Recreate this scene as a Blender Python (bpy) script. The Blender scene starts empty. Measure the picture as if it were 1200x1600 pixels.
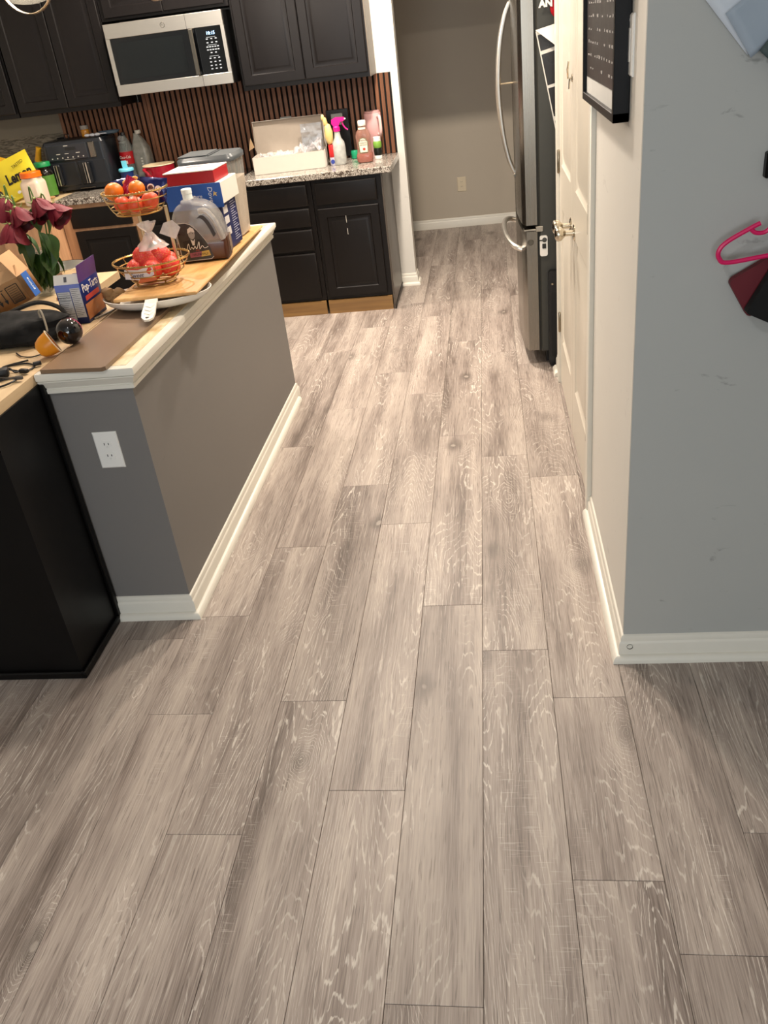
import bpy, bmesh, math, random
from mathutils import Vector, Matrix, noise
random.seed(7)
scene = bpy.context.scene
COL = scene.collection
PI = math.pi

# ------------------------------------------------------------------ camera
cam_d = bpy.data.cameras.new('camera')
cam = bpy.data.objects.new('camera', cam_d)
COL.objects.link(cam)
YAW, PIT, ROL, FPX = -0.16237, 0.51983, -0.12776, 1315.2
cy, sy, cp, sp, cr, sr = math.cos(YAW), math.sin(YAW), math.cos(PIT), math.sin(PIT), math.cos(ROL), math.sin(ROL)
fwd = Vector((sy * cp, cy * cp, -sp))
rt = Vector((cy, -sy, 0))
up = rt.cross(fwd)
r2 = cr * rt + sr * up
u2 = -sr * rt + cr * up
cam.matrix_world = Matrix(((r2.x, u2.x, -fwd.x, 0), (r2.y, u2.y, -fwd.y, 0), (r2.z, u2.z, -fwd.z, 1.67), (0, 0, 0, 1)))
cam_d.sensor_fit = 'HORIZONTAL'
cam_d.sensor_width = 36
cam_d.lens = FPX / 1200 * 36
cam_d.clip_start = 0.05
scene.camera = cam

# ------------------------------------------------------------------ world, light, exposure
w = bpy.data.worlds.new('world')
scene.world = w
w.use_nodes = True
w.node_tree.nodes['Background'].inputs[0].default_value = (0.75, 0.86, 1.0, 1)
w.node_tree.nodes['Background'].inputs[1].default_value = 0.35
vs = scene.view_settings
vs.view_transform = 'Standard'
vs.look = 'None'
vs.gamma = 1
vs.use_curve_mapping = False
vs.exposure = 0.24
CEIL = 2.74
KITCHEN_W, WARM = 1.0, (1.0, 0.875, 0.75)

def area(name, loc, size, power, color, rot=(0, 0, 0), size_y=None, spread=PI, shape=None):
    l = bpy.data.lights.new(name, 'AREA')
    l.shape = shape or ('RECTANGLE' if size_y else 'DISK')
    l.size = size
    if size_y: l.size_y = size_y
    l.energy = power
    l.color = color
    l.spread = PI
    o = bpy.data.objects.new(name, l)
    o.location = loc
    o.rotation_euler = rot
    COL.objects.link(o)
    return o
DOWNLIGHTS = [(-1.80, 5.40, 40), (-0.48, 5.10, 82), (-0.36, 3.38, 34)]
for i, (x, y, p) in enumerate(DOWNLIGHTS):
    area('downlight_lamp', (x, y, CEIL - 0.012), 0.13, p, WARM, spread=2.6)
# daylight from the window and the living room side, behind the photographer
area('window_daylight', (-0.6, -3.35, 1.55), 2.6, 72, (0.90, 0.96, 1.0), rot=(PI / 2, 0, 0), size_y=1.5)
area('living_room_daylight', (-0.70, 0.15, CEIL - 0.012), 0.16, 12, (0.96, 0.97, 1.0), spread=2.6)  # unseen overhead source standing in for more of the daylight

# ------------------------------------------------------------------ materials
def lin(h):
    if isinstance(h, str):
        v = [int(h[i:i + 2], 16) / 255 for i in (0, 2, 4)]
        return tuple(c / 12.92 if c <= 0.04045 else ((c + 0.055) / 1.055) ** 2.4 for c in v)
    return tuple(h)
_m = {}
class NT:
    def __init__(s, m):
        m.use_nodes = True
        s.t = m.node_tree
        s.b = s.t.nodes['Principled BSDF']
        s.out = s.t.nodes['Material Output']
    def n(s, typ, **k):
        x = s.t.nodes.new('ShaderNode' + typ)
        for a, v in k.items():
            if a.startswith('i_'):
                x.inputs[a[2:].replace('_', ' ')].default_value = v
            else:
                setattr(x, a, v)
        return x
    def l(s, a, b): s.t.links.new(a, b)
    def math(s, op, a, b=None, c=None, clamp=False):
        x = s.t.nodes.new('ShaderNodeMath'); x.operation = op; x.use_clamp = clamp
        for i, v in enumerate((a, b, c)):
            if v is None: continue
            if isinstance(v, (int, float)): x.inputs[i].default_value = v
            else: s.l(v, x.inputs[i])
        return x.outputs[0]
    def mix(s, f, a, b):
        x = s.t.nodes.new('ShaderNodeMix'); x.data_type = 'RGBA'
        for sock, v in ((x.inputs[0], f), (x.inputs[6], a), (x.inputs[7], b)):
            if isinstance(v, (int, float)): sock.default_value = v
            elif isinstance(v, tuple): sock.default_value = (*v[:3], 1)
            else: s.l(v, sock)
        return x.outputs[2]
    def sstep(s, v, a, b):
        x = s.t.nodes.new('ShaderNodeMapRange'); x.interpolation_type = 'SMOOTHSTEP'
        s.l(v, x.inputs[0]); x.inputs[1].default_value = a; x.inputs[2].default_value = b
        return x.outputs[0]
    def ramp(s, v, stops):
        x = s.t.nodes.new('ShaderNodeValToRGB')
        e = x.color_ramp.elements
        while len(e) < len(stops): e.new(0.5)
        for el, (p, c) in zip(e, stops):
            el.position = p; el.color = (*lin(c), 1)
        s.l(v, x.inputs[0])
        return x.outputs[0]
    def coord(s, scale=(1, 1, 1), rnd=True):
        tc = s.n('TexCoord'); mp = s.n('Mapping')
        mp.inputs['Scale'].default_value = scale
        v = tc.outputs['Object']
        if rnd:
            oi = s.n('ObjectInfo'); cb = s.n('CombineXYZ')
            q = s.math('MULTIPLY', oi.outputs['Random'], 37.0)
            s.l(q, cb.inputs[0]); s.l(q, cb.inputs[1]); s.l(q, cb.inputs[2])
            ad = s.n('VectorMath', operation='ADD')
            s.l(v, ad.inputs[0]); s.l(cb.outputs[0], ad.inputs[1]); v = ad.outputs[0]
        s.l(v, mp.inputs[0])
        return mp.outputs[0]
    def noise(s, vec, scale, detail=2, rough=0.5, dist=0.0):
        x = s.n('TexNoise'); x.inputs['Scale'].default_value = scale
        x.inputs['Detail'].default_value = detail; x.inputs['Roughness'].default_value = rough
        x.inputs['Distortion'].default_value = dist
        s.l(vec, x.inputs['Vector'])
        return x.outputs['Fac']
    def bump(s, h, strength, dist=0.002):
        x = s.n('Bump'); x.inputs['Strength'].default_value = strength; x.inputs['Distance'].default_value = dist
        s.l(h, x.inputs['Height']); s.l(x.outputs[0], s.b.inputs['Normal'])

def mat(name, col, rough=0.5, metal=0.0, var=0.06, scale=25, bump=0.0, trans=0.0, ior=1.45, alpha=1.0, emit=0, spec=0.5, coat=0.0, stretch=(1, 1, 1), sub=0.0):
    if name in _m: return _m[name]
    m = bpy.data.materials.new(name); _m[name] = m
    t = NT(m); b = t.b; c = lin(col)
    nz = t.noise(t.coord(stretch), scale, 3)
    f = t.math('MULTIPLY_ADD', nz, 2 * var, 1 - var)
    t.l(t.mix(nz, tuple(max(0, x * (1 - var)) for x in c), tuple(min(1, x * (1 + var)) for x in c)), b.inputs['Base Color'])
    t.l(t.math('MULTIPLY', f, rough, clamp=True), b.inputs['Roughness'])
    b.inputs['Metallic'].default_value = metal
    b.inputs['IOR'].default_value = ior
    b.inputs['Specular IOR Level'].default_value = spec
    b.inputs['Coat Weight'].default_value = coat
    b.inputs['Transmission Weight'].default_value = trans
    b.inputs['Alpha'].default_value = alpha
    if sub:
        b.inputs['Subsurface Weight'].default_value = sub
        b.inputs['Subsurface Radius'].default_value = (0.01, 0.006, 0.004)
    if emit:
        b.inputs['Emission Color'].default_value = (*c, 1); b.inputs['Emission Strength'].default_value = emit
    if bump: t.bump(nz, bump)
    return m

def film(name, col, alpha=0.3, rough=0.15, bump=0.3):
    """thin clear plastic: part see-through, part glossy"""
    if name in _m: return _m[name]
    m = bpy.data.materials.new(name); _m[name] = m
    t = NT(m); b = t.b
    nz = t.noise(t.coord(), 40, 3)
    t.l(t.mix(nz, tuple(x * .8 for x in lin(col)), lin(col)), b.inputs['Base Color'])
    b.inputs['Roughness'].default_value = rough
    t.l(t.math('MULTIPLY_ADD', nz, alpha * 0.5, alpha * 0.75, clamp=True), b.inputs['Alpha'])
    if bump: t.bump(nz, bump)
    return m

def floor_material():
    m = bpy.data.materials.new('limed_oak_laminate')
    t = NT(m); b = t.b
    tc = t.n('TexCoord'); oi = t.n('ObjectInfo')
    q = t.math('MULTIPLY', oi.outputs['Random'], 53.0)
    cb = t.n('CombineXYZ'); t.l(q, cb.inputs[0]); t.l(t.math('MULTIPLY', q, 3.7), cb.inputs[1]); t.l(q, cb.inputs[2])
    ad = t.n('VectorMath', operation='ADD'); t.l(tc.outputs['Object'], ad.inputs[0]); t.l(cb.outputs[0], ad.inputs[1])
    P = ad.outputs[0]
    def sc(x, y, z=1):
        mp = t.n('Mapping'); mp.inputs['Scale'].default_value = (x, y, z); t.l(P, mp.inputs[0]); return mp.outputs[0]
    # growth-ring field: long smooth undulation + knots
    f1 = t.noise(sc(5.0, 0.55), 1.0, 1.5, 0.45)
    f2 = t.noise(sc(26, 2.6), 1.0, 2.0, 0.5)
    vo = t.n('TexVoronoi'); vo.inputs['Scale'].default_value = 1.0; vo.inputs['Randomness'].default_value = 0.9
    vv = t.n('VectorMath', operation='ADD'); wob = t.n('TexNoise'); wob.inputs['Scale'].default_value = 26
    t.l(P, wob.inputs['Vector'])
    wm = t.n('VectorMath', operation='SCALE'); wm.inputs['Scale'].default_value = 0.09; t.l(wob.outputs['Color'], wm.inputs[0])
    t.l(sc(5.0, 2.9, 0.001), vv.inputs[0]); t.l(wm.outputs[0], vv.inputs[1]); t.l(vv.outputs[0], vo.inputs['Vector'])
    d = vo.outputs['Distance']
    kpick = t.n('SeparateColor'); t.l(vo.outputs['Color'], kpick.inputs[0])
    on = t.sstep(kpick.outputs[0], 0.34, 0.42)                       # only some cells carry a knot
    kn = t.math('MULTIPLY', t.math('POWER', 2.718, t.math('MULTIPLY', d, -6.0)), on)
    fld = t.math('ADD', t.math('MULTIPLY_ADD', t.noise(sc(170, 22), 1.0, 2.0, 0.6), 0.010, t.math('ADD', f1, t.math('MULTIPLY', f2, 0.045))), t.math('MULTIPLY', kn, 0.36))
    g = t.math('FRACT', t.math('MULTIPLY', fld, 54.0))
    g = t.math('ABSOLUTE', t.math('SUBTRACT', g, 0.5))
    fib = t.noise(sc(330, 7), 1.0, 2.0, 0.6)
    fib2 = t.noise(sc(120, 14), 1.0, 2.0, 0.6)
    patch = t.noise(sc(7, 1.6), 1.0, 2.0, 0.5)
    streak = t.noise(sc(11, 0.9), 1.0, 3.0, 0.6)
    line = t.math('SUBTRACT', 1.0, t.sstep(g, 0.03, 0.12))
    line = t.math('MULTIPLY', line, t.sstep(patch, 0.38, 0.64))
    line = t.math('MULTIPLY', line, t.sstep(fib2, 0.34, 0.56))
    fleck = t.math('MULTIPLY', t.sstep(fib, 0.60, 0.74), t.sstep(streak, 0.62, 0.40))
    saw = t.math('MULTIPLY', t.sstep(t.noise(sc(18, 230), 1.0, 1.0), 0.60, 0.72), t.sstep(t.noise(sc(9, 1.9, 2), 1.0, 1.0), 0.60, 0.68))
    white = t.math('MULTIPLY_ADD', fleck, 0.38, t.math('MULTIPLY', line, 0.78))
    white = t.math('MULTIPLY_ADD', saw, 0.30, white, clamp=True)
    base = t.ramp(t.math('MULTIPLY_ADD', streak, 0.8, t.math('MULTIPLY_ADD', fib, 0.46, t.math('MULTIPLY', patch, 0.18))),
                  [(0.47, '584d46'), (0.59, '7a6e66'), (0.72, '978b82'), (0.89, 'b2a69b')])
    tone = t.math('MULTIPLY_ADD', oi.outputs['Random'], 0.14, 0.92)
    ms = t.n('Mix'); ms.data_type = 'RGBA'; ms.blend_type = 'MULTIPLY'; ms.inputs[0].default_value = 1
    t.l(base, ms.inputs[6]); cc = t.n('CombineColor'); [t.l(tone, cc.inputs[i]) for i in range(3)]; t.l(cc.outputs[0], ms.inputs[7])
    halo = t.math('MULTIPLY', t.math('SUBTRACT', 1.0, t.sstep(d, 0.04, 0.26)), on)
    c2 = t.mix(t.math('MULTIPLY', halo, 0.62), ms.outputs[2], lin('4e453f'))
    pore = t.math('MULTIPLY', t.sstep(t.noise(sc(300, 13, 3), 1.0, 1.0), 0.60, 0.72), 0.45)
    c2 = t.mix(pore, c2, lin('443a34'))
    c3 = t.mix(white, c2, lin('cfc7bc'))
    heart = t.math('MULTIPLY', t.math('SUBTRACT', 1.0, t.sstep(d, 0.03, 0.06)), on)
    c4 = t.mix(t.math('MULTIPLY', heart, 0.45), c3, lin('bdb3a7'))
    t.l(c4, b.inputs['Base Color'])
    t.l(t.math('MULTIPLY_ADD', fib, 0.16, 0.40), b.inputs['Roughness'])
    b.inputs['Specular IOR Level'].default_value = 0.42
    t.bump(t.math('ADD', fib, white), 0.12, 0.0006)
    return m

def granite():
    m = bpy.data.materials.new('speckled_granite'); t = NT(m)
    P = t.coord()
    a = t.noise(P, 160, 2, 0.7); c = t.noise(P, 60, 3, 0.6)
    base = t.ramp(a, [(0.30, '1d1b1a'), (0.42, '55504b'), (0.52, 'a39b90'), (0.64, 'd6cfc4')])
    t.l(t.mix(t.sstep(c, 0.52, 0.62), base, lin('4b4038')), t.b.inputs['Base Color'])
    t.b.inputs['Roughness'].default_value = 0.16
    return m
def wood(name, a, b_, sx=30, sy=2.0, sz=30, rough=0.5):
    if name in _m: return _m[name]
    m = bpy.data.materials.new(name); _m[name] = m; t = NT(m)
    n1 = t.noise(t.coord((sx, sy, sz)), 1, 4, 0.6, 0.4)
    t.l(t.ramp(n1, [(0.30, a), (0.70, b_)]), t.b.inputs['Base Color'])
    t.b.inputs['Roughness'].default_value = rough
    t.bump(n1, 0.1, 0.001)
    return m
def wall_paint(name, col, scuff=0.0):
    m = bpy.data.materials.new(name); t = NT(m); P = t.coord(rnd=False)
    n1 = t.noise(P, 2.2, 3); n2 = t.noise(P, 420, 2)
    c = lin(col)
    cc = t.mix(n1, tuple(x * 0.97 for x in c), tuple(x * 1.03 for x in c))
    if scuff:
        mk = t.noise(t.coord((3.0, 3.0, 7.0), rnd=False), 2.4, 4, 0.65, 1.5)
        cc = t.mix(t.math('MULTIPLY', t.sstep(mk, 0.64, 0.74), scuff), cc, tuple(x * 0.45 for x in c))
    t.l(cc, t.b.inputs['Base Color']); t.b.inputs['Roughness'].default_value = 0.55
    t.bump(n2, 0.08, 0.0006)
    return m
def steel(name, col, rough=0.28, axis=0):
    m = bpy.data.materials.new(name); t = NT(m)
    s = [3, 3, 3]; s[1] = 3; s[2] = 500
    if axis == 2: s = [400, 400, 2]
    n1 = t.noise(t.coord(tuple(s)), 1, 2)
    c = lin(col)
    t.l(t.mix(n1, tuple(x * .9 for x in c), c), t.b.inputs['Base Color'])
    t.b.inputs['Metallic'].default_value = 1
    t.l(t.math('MULTIPLY_ADD', n1, 0.12, rough - 0.06), t.b.inputs['Roughness'])
    return m

FLOOR_M = floor_material(); GRANITE = granite()
PAINT = wall_paint('greige_wall_paint', 'd6d3cb', 0.25)
PAINT_COOL = wall_paint('grey_wall_paint', 'a9aaa6', 0.5)
PAINT_NOOK = wall_paint('nook_wall_paint', 'b2a898')
PAINT_PEN = wall_paint('peninsula_grey_paint', '73706d', 0.15)
CEIL_M = wall_paint('ceiling_white', 'e9e6df')
TRIM = mat('white_trim_gloss', 'dbd7cb', 0.32, var=0.03)
DOORW = mat('white_door_gloss', 'd2cbbc', 0.30, var=0.02, scale=6)
ESP = mat('espresso_cabinet', '110d0b', 0.38, var=0.18, scale=8, stretch=(12, 12, 1), spec=0.3)
ESPU = mat('espresso_upper_cabinet', '110e0e', 0.38, var=0.18, scale=8, stretch=(12, 12, 1), spec=0.32)
BLACKCAB = mat('black_cabinet_side', '070606', 0.42, var=0.2, scale=6, spec=0.25)
BARE = wood('bare_maple', 'a98058', 'c89d70', 3, 3, 30)
BAREV = wood('bare_maple_vertical', 'a97e5b', 'c79b74', 30, 30, 3)
PLY = wood('plywood_top', 'c3a37a', 'dcc39c', 12, 1.6, 12)
BUTCH = wood('butcher_block', 'b98a50', 'd6ab70', 22, 1.6, 22, 0.4)
WAL = wood('walnut_slat', '55341f', '7c4e30', 60, 60, 3, 0.5)
FELT = mat('black_felt', '060505', 0.95)
SUB = mat('subfloor', '2b211a', 0.9)
SS = steel('brushed_stainless', 'd6d2ca', 0.36)
SSD = steel('dark_stainless', '8a857c', 0.26, 2)
CHROME = mat('polished_nickel', 'cfc6b4', 0.12, 1, var=0.02)
NICKEL = mat('satin_nickel', 'a89d8a', 0.25, 1, var=0.03)
BLACKP = mat('black_plastic', '0c0c0d', 0.35, var=0.1)
BLACKG = mat('black_glass', '08090b', 0.06, var=0.02, coat=0.3)
WHITEP = mat('white_plastic', 'e8e6e0', 0.35, var=0.02)
GOLD = mat('gold_wire', 'b9975c', 0.28, 1, var=0.05)
CARD = mat('cardboard', 'a67c52', 0.85, var=0.10, scale=14)
CARDL = mat('cardboard_inside', 'b8926a', 0.9, var=0.08, scale=14)
INK = mat('black_ink', '17130f', 0.7)
WINK = mat('white_ink', 'eeeae2', 0.6)
# ------------------------------------------------------------------ mesh helpers
class MB:
    """collects shapes into one bmesh; material slots by list"""
    def __init__(s): s.bm = bmesh.new(); s.mats = []; s.cur = 0
    def use(s, m):
        if m not in s.mats: s.mats.append(m)
        s.cur = s.mats.index(m); return s
    def _f(s, vs):
        try:
            f = s.bm.faces.new(vs); f.material_index = s.cur; return f
        except ValueError: return None
    def box(s, x0, x1, y0, y1, z0, z1, bev=0.0, seg=1):
        if x1 < x0: x0, x1 = x1, x0
        if y1 < y0: y0, y1 = y1, y0
        if z1 < z0: z0, z1 = z1, z0
        t = bmesh.new()
        bmesh.ops.create_cube(t, size=1)
        for v in t.verts: v.co = Vector(((x0 + x1) / 2 + v.co.x * (x1 - x0), (y0 + y1) / 2 + v.co.y * (y1 - y0), (z0 + z1) / 2 + v.co.z * (z1 - z0)))
        if bev: bmesh.ops.bevel(t, geom=t.edges[:], offset=bev, segments=seg, affect='EDGES', profile=0.5)
        return s.merge(t)
    def merge(s, t, M=None):
        mp = {}
        for v in t.verts: mp[v] = s.bm.verts.new(M @ v.co if M else v.co)
        for f in t.faces: s._f([mp[v] for v in f.verts])
        t.free(); return s
    def poly(s, pts): return s._f([s.bm.verts.new(Vector(p)) for p in pts])
    def lathe(s, prof, n=24, c=(0, 0, 0), axis='Z', sx=1, sy=1):
        rings = []
        for r, z in prof:
            ring = []
            if r < 1e-6: ring = [s.bm.verts.new(s._ax(c, 0, 0, z, axis))]
            else:
                for k in range(n):
                    a = 2 * PI * k / n
                    ring.append(s.bm.verts.new(s._ax(c, r * math.cos(a) * sx, r * math.sin(a) * sy, z, axis)))
            rings.append(ring)
        for a, b in zip(rings, rings[1:]):
            for k in range(n):
                k2 = (k + 1) % n
                if len(a) == 1 and len(b) == 1: continue
                if len(a) == 1: s._f([a[0], b[k], b[k2]])
                elif len(b) == 1: s._f([a[k], b[0], a[k2]])
                else: s._f([a[k], b[k], b[k2], a[k2]])
        return s
    def _ax(s, c, x, y, z, axis):
        if axis == 'Z': return Vector((c[0] + x, c[1] + y, c[2] + z))
        if axis == 'X': return Vector((c[0] + z, c[1] + x, c[2] + y))
        return Vector((c[0] + x, c[1] + z, c[2] + y))
    def tube(s, pts, r, n=8, closed=False, caps=True):
        P = [Vector(p) for p in pts]; m = len(P)
        rad = r if isinstance(r, (list, tuple)) else [r] * m
        rings = []; prev = None
        for i in range(m):
            if closed: d = P[(i + 1) % m] - P[i - 1]
            else: d = P[min(i + 1, m - 1)] - P[max(i - 1, 0)]
            if d.length < 1e-9: d = Vector((0, 0, 1))
            d.normalize()
            if prev is None: u = d.orthogonal().normalized()
            else:
                u = prev - d * prev.dot(d)
                u = u.normalized() if u.length > 1e-6 else d.orthogonal().normalized()
            prev = u; v = d.cross(u)
            rings.append([s.bm.verts.new(P[i] + (u * math.cos(2 * PI * k / n) + v * math.sin(2 * PI * k / n)) * rad[i]) for k in range(n)])
        prs = list(zip(rings, rings[1:])) + ([(rings[-1], rings[0])] if closed else [])
        for a, b in prs:
            for k in range(n): s._f([a[k], a[(k + 1) % n], b[(k + 1) % n], b[k]])
        if caps and not closed:
            s._f(rings[0][::-1]); s._f(rings[-1])
        return s
    def loops(s, w, h, lp, M=None, back=None, n_c=0):
        """rectangular panel in local XZ facing -Y: lp = [(inset, depth)], depth>0 towards the viewer"""
        rs = []
        for ins, dp in lp:
            q = [(-w / 2 + ins, -h / 2 + ins), (w / 2 - ins, -h / 2 + ins), (w / 2 - ins, h / 2 - ins), (-w / 2 + ins, h / 2 - ins)]
            rs.append([s.bm.verts.new(((M or Matrix()) @ Vector((x, -dp, z)))) for x, z in q])
        for a, b in zip(rs, rs[1:]):
            for k in range(4): s._f([a[k], a[(k + 1) % 4], b[(k + 1) % 4], b[k]])
        s._f(rs[-1])
        if back is not None: s._f(rs[0][::-1])
        return s
    def prism(s, pts, z0, z1, M=None):
        """extrude 2D outline (x,y) from z0 to z1"""
        M = M or Matrix()
        a = [s.bm.verts.new(M @ Vector((x, y, z0))) for x, y in pts]
        b = [s.bm.verts.new(M @ Vector((x, y, z1))) for x, y in pts]
        n = len(pts)
        for k in range(n): s._f([a[k], a[(k + 1) % n], b[(k + 1) % n], b[k]])
        s._f(a[::-1]); s._f(b); return s
    def ball(s, c, r, u=16, v=10, sc=(1, 1, 1), amp=0.0, fq=3.0, seed=0):
        t = bmesh.new(); bmesh.ops.create_uvsphere(t, u_segments=u, v_segments=v, radius=1)
        for x in t.verts:
            d = 1 + (amp * noise.noise(x.co * fq + Vector((seed, seed * 1.7, 0))) if amp else 0)
            x.co = Vector((c[0] + x.co.x * r * sc[0] * d, c[1] + x.co.y * r * sc[1] * d, c[2] + x.co.z * r * sc[2] * d))
        return s.merge(t)
    def mold(s, path, prof, side=1, closed=False):
        """sweep (out, z) profile along a flat path with mitres; out is to the right of travel for side=1"""
        P = [Vector((x, y, 0)) for x, y in path]; cols = []
        for i, p in enumerate(P):
            ds = []
            if i > 0: ds.append((P[i] - P[i - 1]).normalized())
            if i < len(P) - 1: ds.append((P[i + 1] - P[i]).normalized())
            ns = [Vector((d.y, -d.x, 0)) * side for d in ds]
            if len(ns) == 2:
                m = (ns[0] + ns[1]); m = m / max(1e-6, m.dot(ns[0]))
            else: m = ns[0]
            cols.append([s.bm.verts.new(p + m * o + Vector((0, 0, z))) for o, z in prof])
        k = len(prof)
        for a, b in zip(cols, cols[1:]):
            for j in range(k): s._f([a[j], a[(j + 1) % k], b[(j + 1) % k], b[j]])
        s._f(cols[0][::-1]); s._f(cols[-1]); return s
    def build(s, name, m=None, parent=None, loc=None, rot=None, sharp=35):
        bm = s.bm
        bmesh.ops.remove_doubles(bm, verts=bm.verts[:], dist=1e-6)
        bmesh.ops.recalc_face_normals(bm, faces=bm.faces[:])
        lim = math.radians(sharp)
        for f in bm.faces: f.smooth = True
        for e in bm.edges:
            if len(e.link_faces) == 2 and e.calc_face_angle(0) > lim: e.smooth = False
        me = bpy.data.meshes.new(name); bm.to_mesh(me); bm.free()
        for q in (s.mats or [m]): me.materials.append(q)
        return link(name, me, parent, loc, rot)
def link(name, me, parent=None, loc=None, rot=None):
    o = bpy.data.objects.new(name, me); COL.objects.link(o)
    if parent is not None: o.parent = parent
    if loc is not None: o.location = loc
    if rot is not None: o.rotation_euler = rot
    return o
def tag(o, label, cat, group=None):
    o['label'] = label; o['category'] = cat
    if group: o['group'] = group
    return o
def thing(name, label, cat, loc=(0, 0, 0), rz=0.0, group=None, rot=None):
    o = bpy.data.objects.new(name, None); COL.objects.link(o)
    o.location = loc; o.rotation_euler = rot or (0, 0, rz); o.empty_display_size = 0.05
    return tag(o, label, cat, group)
def struct(o, label=None):
    o['kind'] = 'structure'
    if label: o['label'] = label
    return o
def text(name, body, size, m, parent, loc, rot=(PI / 2, 0, 0), ext=0.0004, align='CENTER', shear=0.0, sx=1.0, bold=0.0):
    c = bpy.data.curves.new(name, 'FONT'); c.body = body; c.size = size; c.extrude = ext
    c.align_x = align; c.align_y = 'CENTER'; c.shear = shear; c.resolution_u = 2; c.offset = bold
    t = bpy.data.objects.new(name, c); COL.objects.link(t)
    bpy.context.view_layer.update()
    me = bpy.data.meshes.new_from_object(t.evaluated_get(bpy.context.evaluated_depsgraph_get()))
    bpy.data.objects.remove(t); me.materials.clear(); me.materials.append(m)
    o = link(name, me, parent, loc, rot); o.scale = (sx, 1, 1)
    return o
def spline(pts, n=8):
    P = [Vector(p) for p in pts]; out = []
    for i in range(len(P) - 1):
        a, b, c, d = P[max(i - 1, 0)], P[i], P[i + 1], P[min(i + 2, len(P) - 1)]
        for k in range(n):
            t = k / n
            out.append(0.5 * ((2 * b) + (c - a) * t + (2 * a - 5 * b + 4 * c - d) * t * t + (3 * b - a - 3 * c + d) * t ** 3))
    out.append(P[-1]); return out
def ring(rx, ry, z, n=40, c=(0, 0)): return [(c[0] + rx * math.cos(2 * PI * k / n), c[1] + ry * math.sin(2 * PI * k / n), z) for k in range(n)]
def rrect(w, h, r, n=5):
    out = []
    for cx, cy_, a0 in ((w / 2 - r, h / 2 - r, 0), (-w / 2 + r, h / 2 - r, 90), (-w / 2 + r, -h / 2 + r, 180), (w / 2 - r, -h / 2 + r, 270)):
        for k in range(n + 1):
            a = math.radians(a0 + 90 * k / n); out.append((cx + r * math.cos(a), cy_ + r * math.sin(a)))
    return out
XZ = Matrix.Rotation(PI / 2, 4, 'X')     # 2D (x,y) drawn upright in XZ, extruding towards -Y
def upright(x, y, z): return Matrix.Translation((x, y, z)) @ XZ

# ------------------------------------------------------------------ setting
# floor: dark underlay and one object per plank
b = MB(); b.box(-4.2, 3.2, -3.6, 8.3, -0.05, -0.0105)
floor = struct(b.build('floor', SUB), 'grey-brown wood-look plank floor running from the front to the back of the kitchen')
PW, PL, X0 = 0.1962, 1.310, -0.0823
known = {-6: [2.108], -5: [1.7545, 2.222], -4: [1.334], -3: [1.802], -2: [1.472], -1: [0.936], 0: [2.010], 1: [1.222, 1.800], 2: [1.056], 3: [1.35]}
mesh_cache = {}
def plank_mesh(L):
    k = round(L, 3)
    if k not in mesh_cache:
        hw, hl, e, g = PW / 2 - 0.0005, L / 2 - 0.0005, 0.0008, 0.0006
        me = bpy.data.meshes.new('floor_plank'); bm = bmesh.new()
        lo = [bm.verts.new((sx * hw, sy_ * hl, -0.010)) for sx, sy_ in ((-1, -1), (1, -1), (1, 1), (-1, 1))]
        md = [bm.verts.new((sx * hw, sy_ * hl, -g)) for sx, sy_ in ((-1, -1), (1, -1), (1, 1), (-1, 1))]
        hi = [bm.verts.new((sx * (hw - e), sy_ * (hl - e), 0)) for sx, sy_ in ((-1, -1), (1, -1), (1, 1), (-1, 1))]
        for a, c in ((lo, md), (md, hi)):
            for i in range(4): bm.faces.new([a[i], a[(i + 1) % 4], c[(i + 1) % 4], c[i]])
        bm.faces.new(hi); bm.to_mesh(me); bm.free(); me.materials.append(FLOOR_M); mesh_cache[k] = me
    return mesh_cache[k]
NPL = 0
for k in range(-17, 10):
    xc = X0 + (k + 0.5) * PW
    js = list(known.get(k, [0.3 + ((k * 0.47) % 1.0) * PL]))
    y = js[0]
    while y > -0.4: y -= PL; js.insert(0, y)
    y = js[-1]
    while y < 8.1: y += PL; js.append(y)
    for a, c in zip(js, js[1:]):
        if c < -0.1 or a > 8.06 or (k > 2 and a > 2.0): continue
        if k < -12 and c < 1.0: continue
        if xc < -2.6 and c < 2.0: continue
        a2, c2 = max(a, -0.9), min(c, 8.05)
        o = link('floor_plank', plank_mesh(c2 - a2), floor, (xc, (a2 + c2) / 2, 0)); NPL += 1
print('planks', NPL)

def wallbox(name, x0, x1, y0, y1, z0, z1, m, label=None):
    b = MB(); b.box(x0, x1, y0, y1, z0, z1); return struct(b.build(name, m), label)
WK = 6.215                                   # kitchen back wall plane
wallbox('wall_kitchen', -3.9, -0.555, WK, 6.34, 0, CEIL, PAINT, 'pale wall behind the kitchen counter ending in a square jamb')
wallbox('wall_nook', -2.2, 2.4, 8.06, 8.18, 0, CEIL, PAINT_NOOK, 'beige back wall of the nook beyond the kitchen')
wallbox('wall_header', -0.555, 2.4, WK, 6.34, 2.04, CEIL, PAINT)
wallbox('wall_left', -4.1, -3.9, -3.6, 6.34, 0, CEIL, PAINT)
wallbox('wall_nook_left', -2.3, -2.2, 6.34, 8.18, 0, CEIL, PAINT_NOOK)
wallbox('wall_nook_right', 2.3, 2.4, 6.34, 8.18, 0, CEIL, PAINT_NOOK)
XR, YF = 0.326, 1.967                        # right wall plane and the wall face turned to the camera
b = MB()
b.box(XR, XR + 0.12, YF + 0.012, 2.845, 0, CEIL)                       # wall before the closet doors
b.box(XR, XR + 0.12, 2.845, 4.115, 2.07, CEIL)                 # above them
b.box(XR, XR + 0.12, 4.115, 4.32, 0, CEIL)                     # after them
b.box(XR + 0.12, 1.15, 4.20, 4.32, 0, CEIL)
struct(b.build('wall_right', PAINT), 'cream wall with the white closet doors, right of the walkway')
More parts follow.
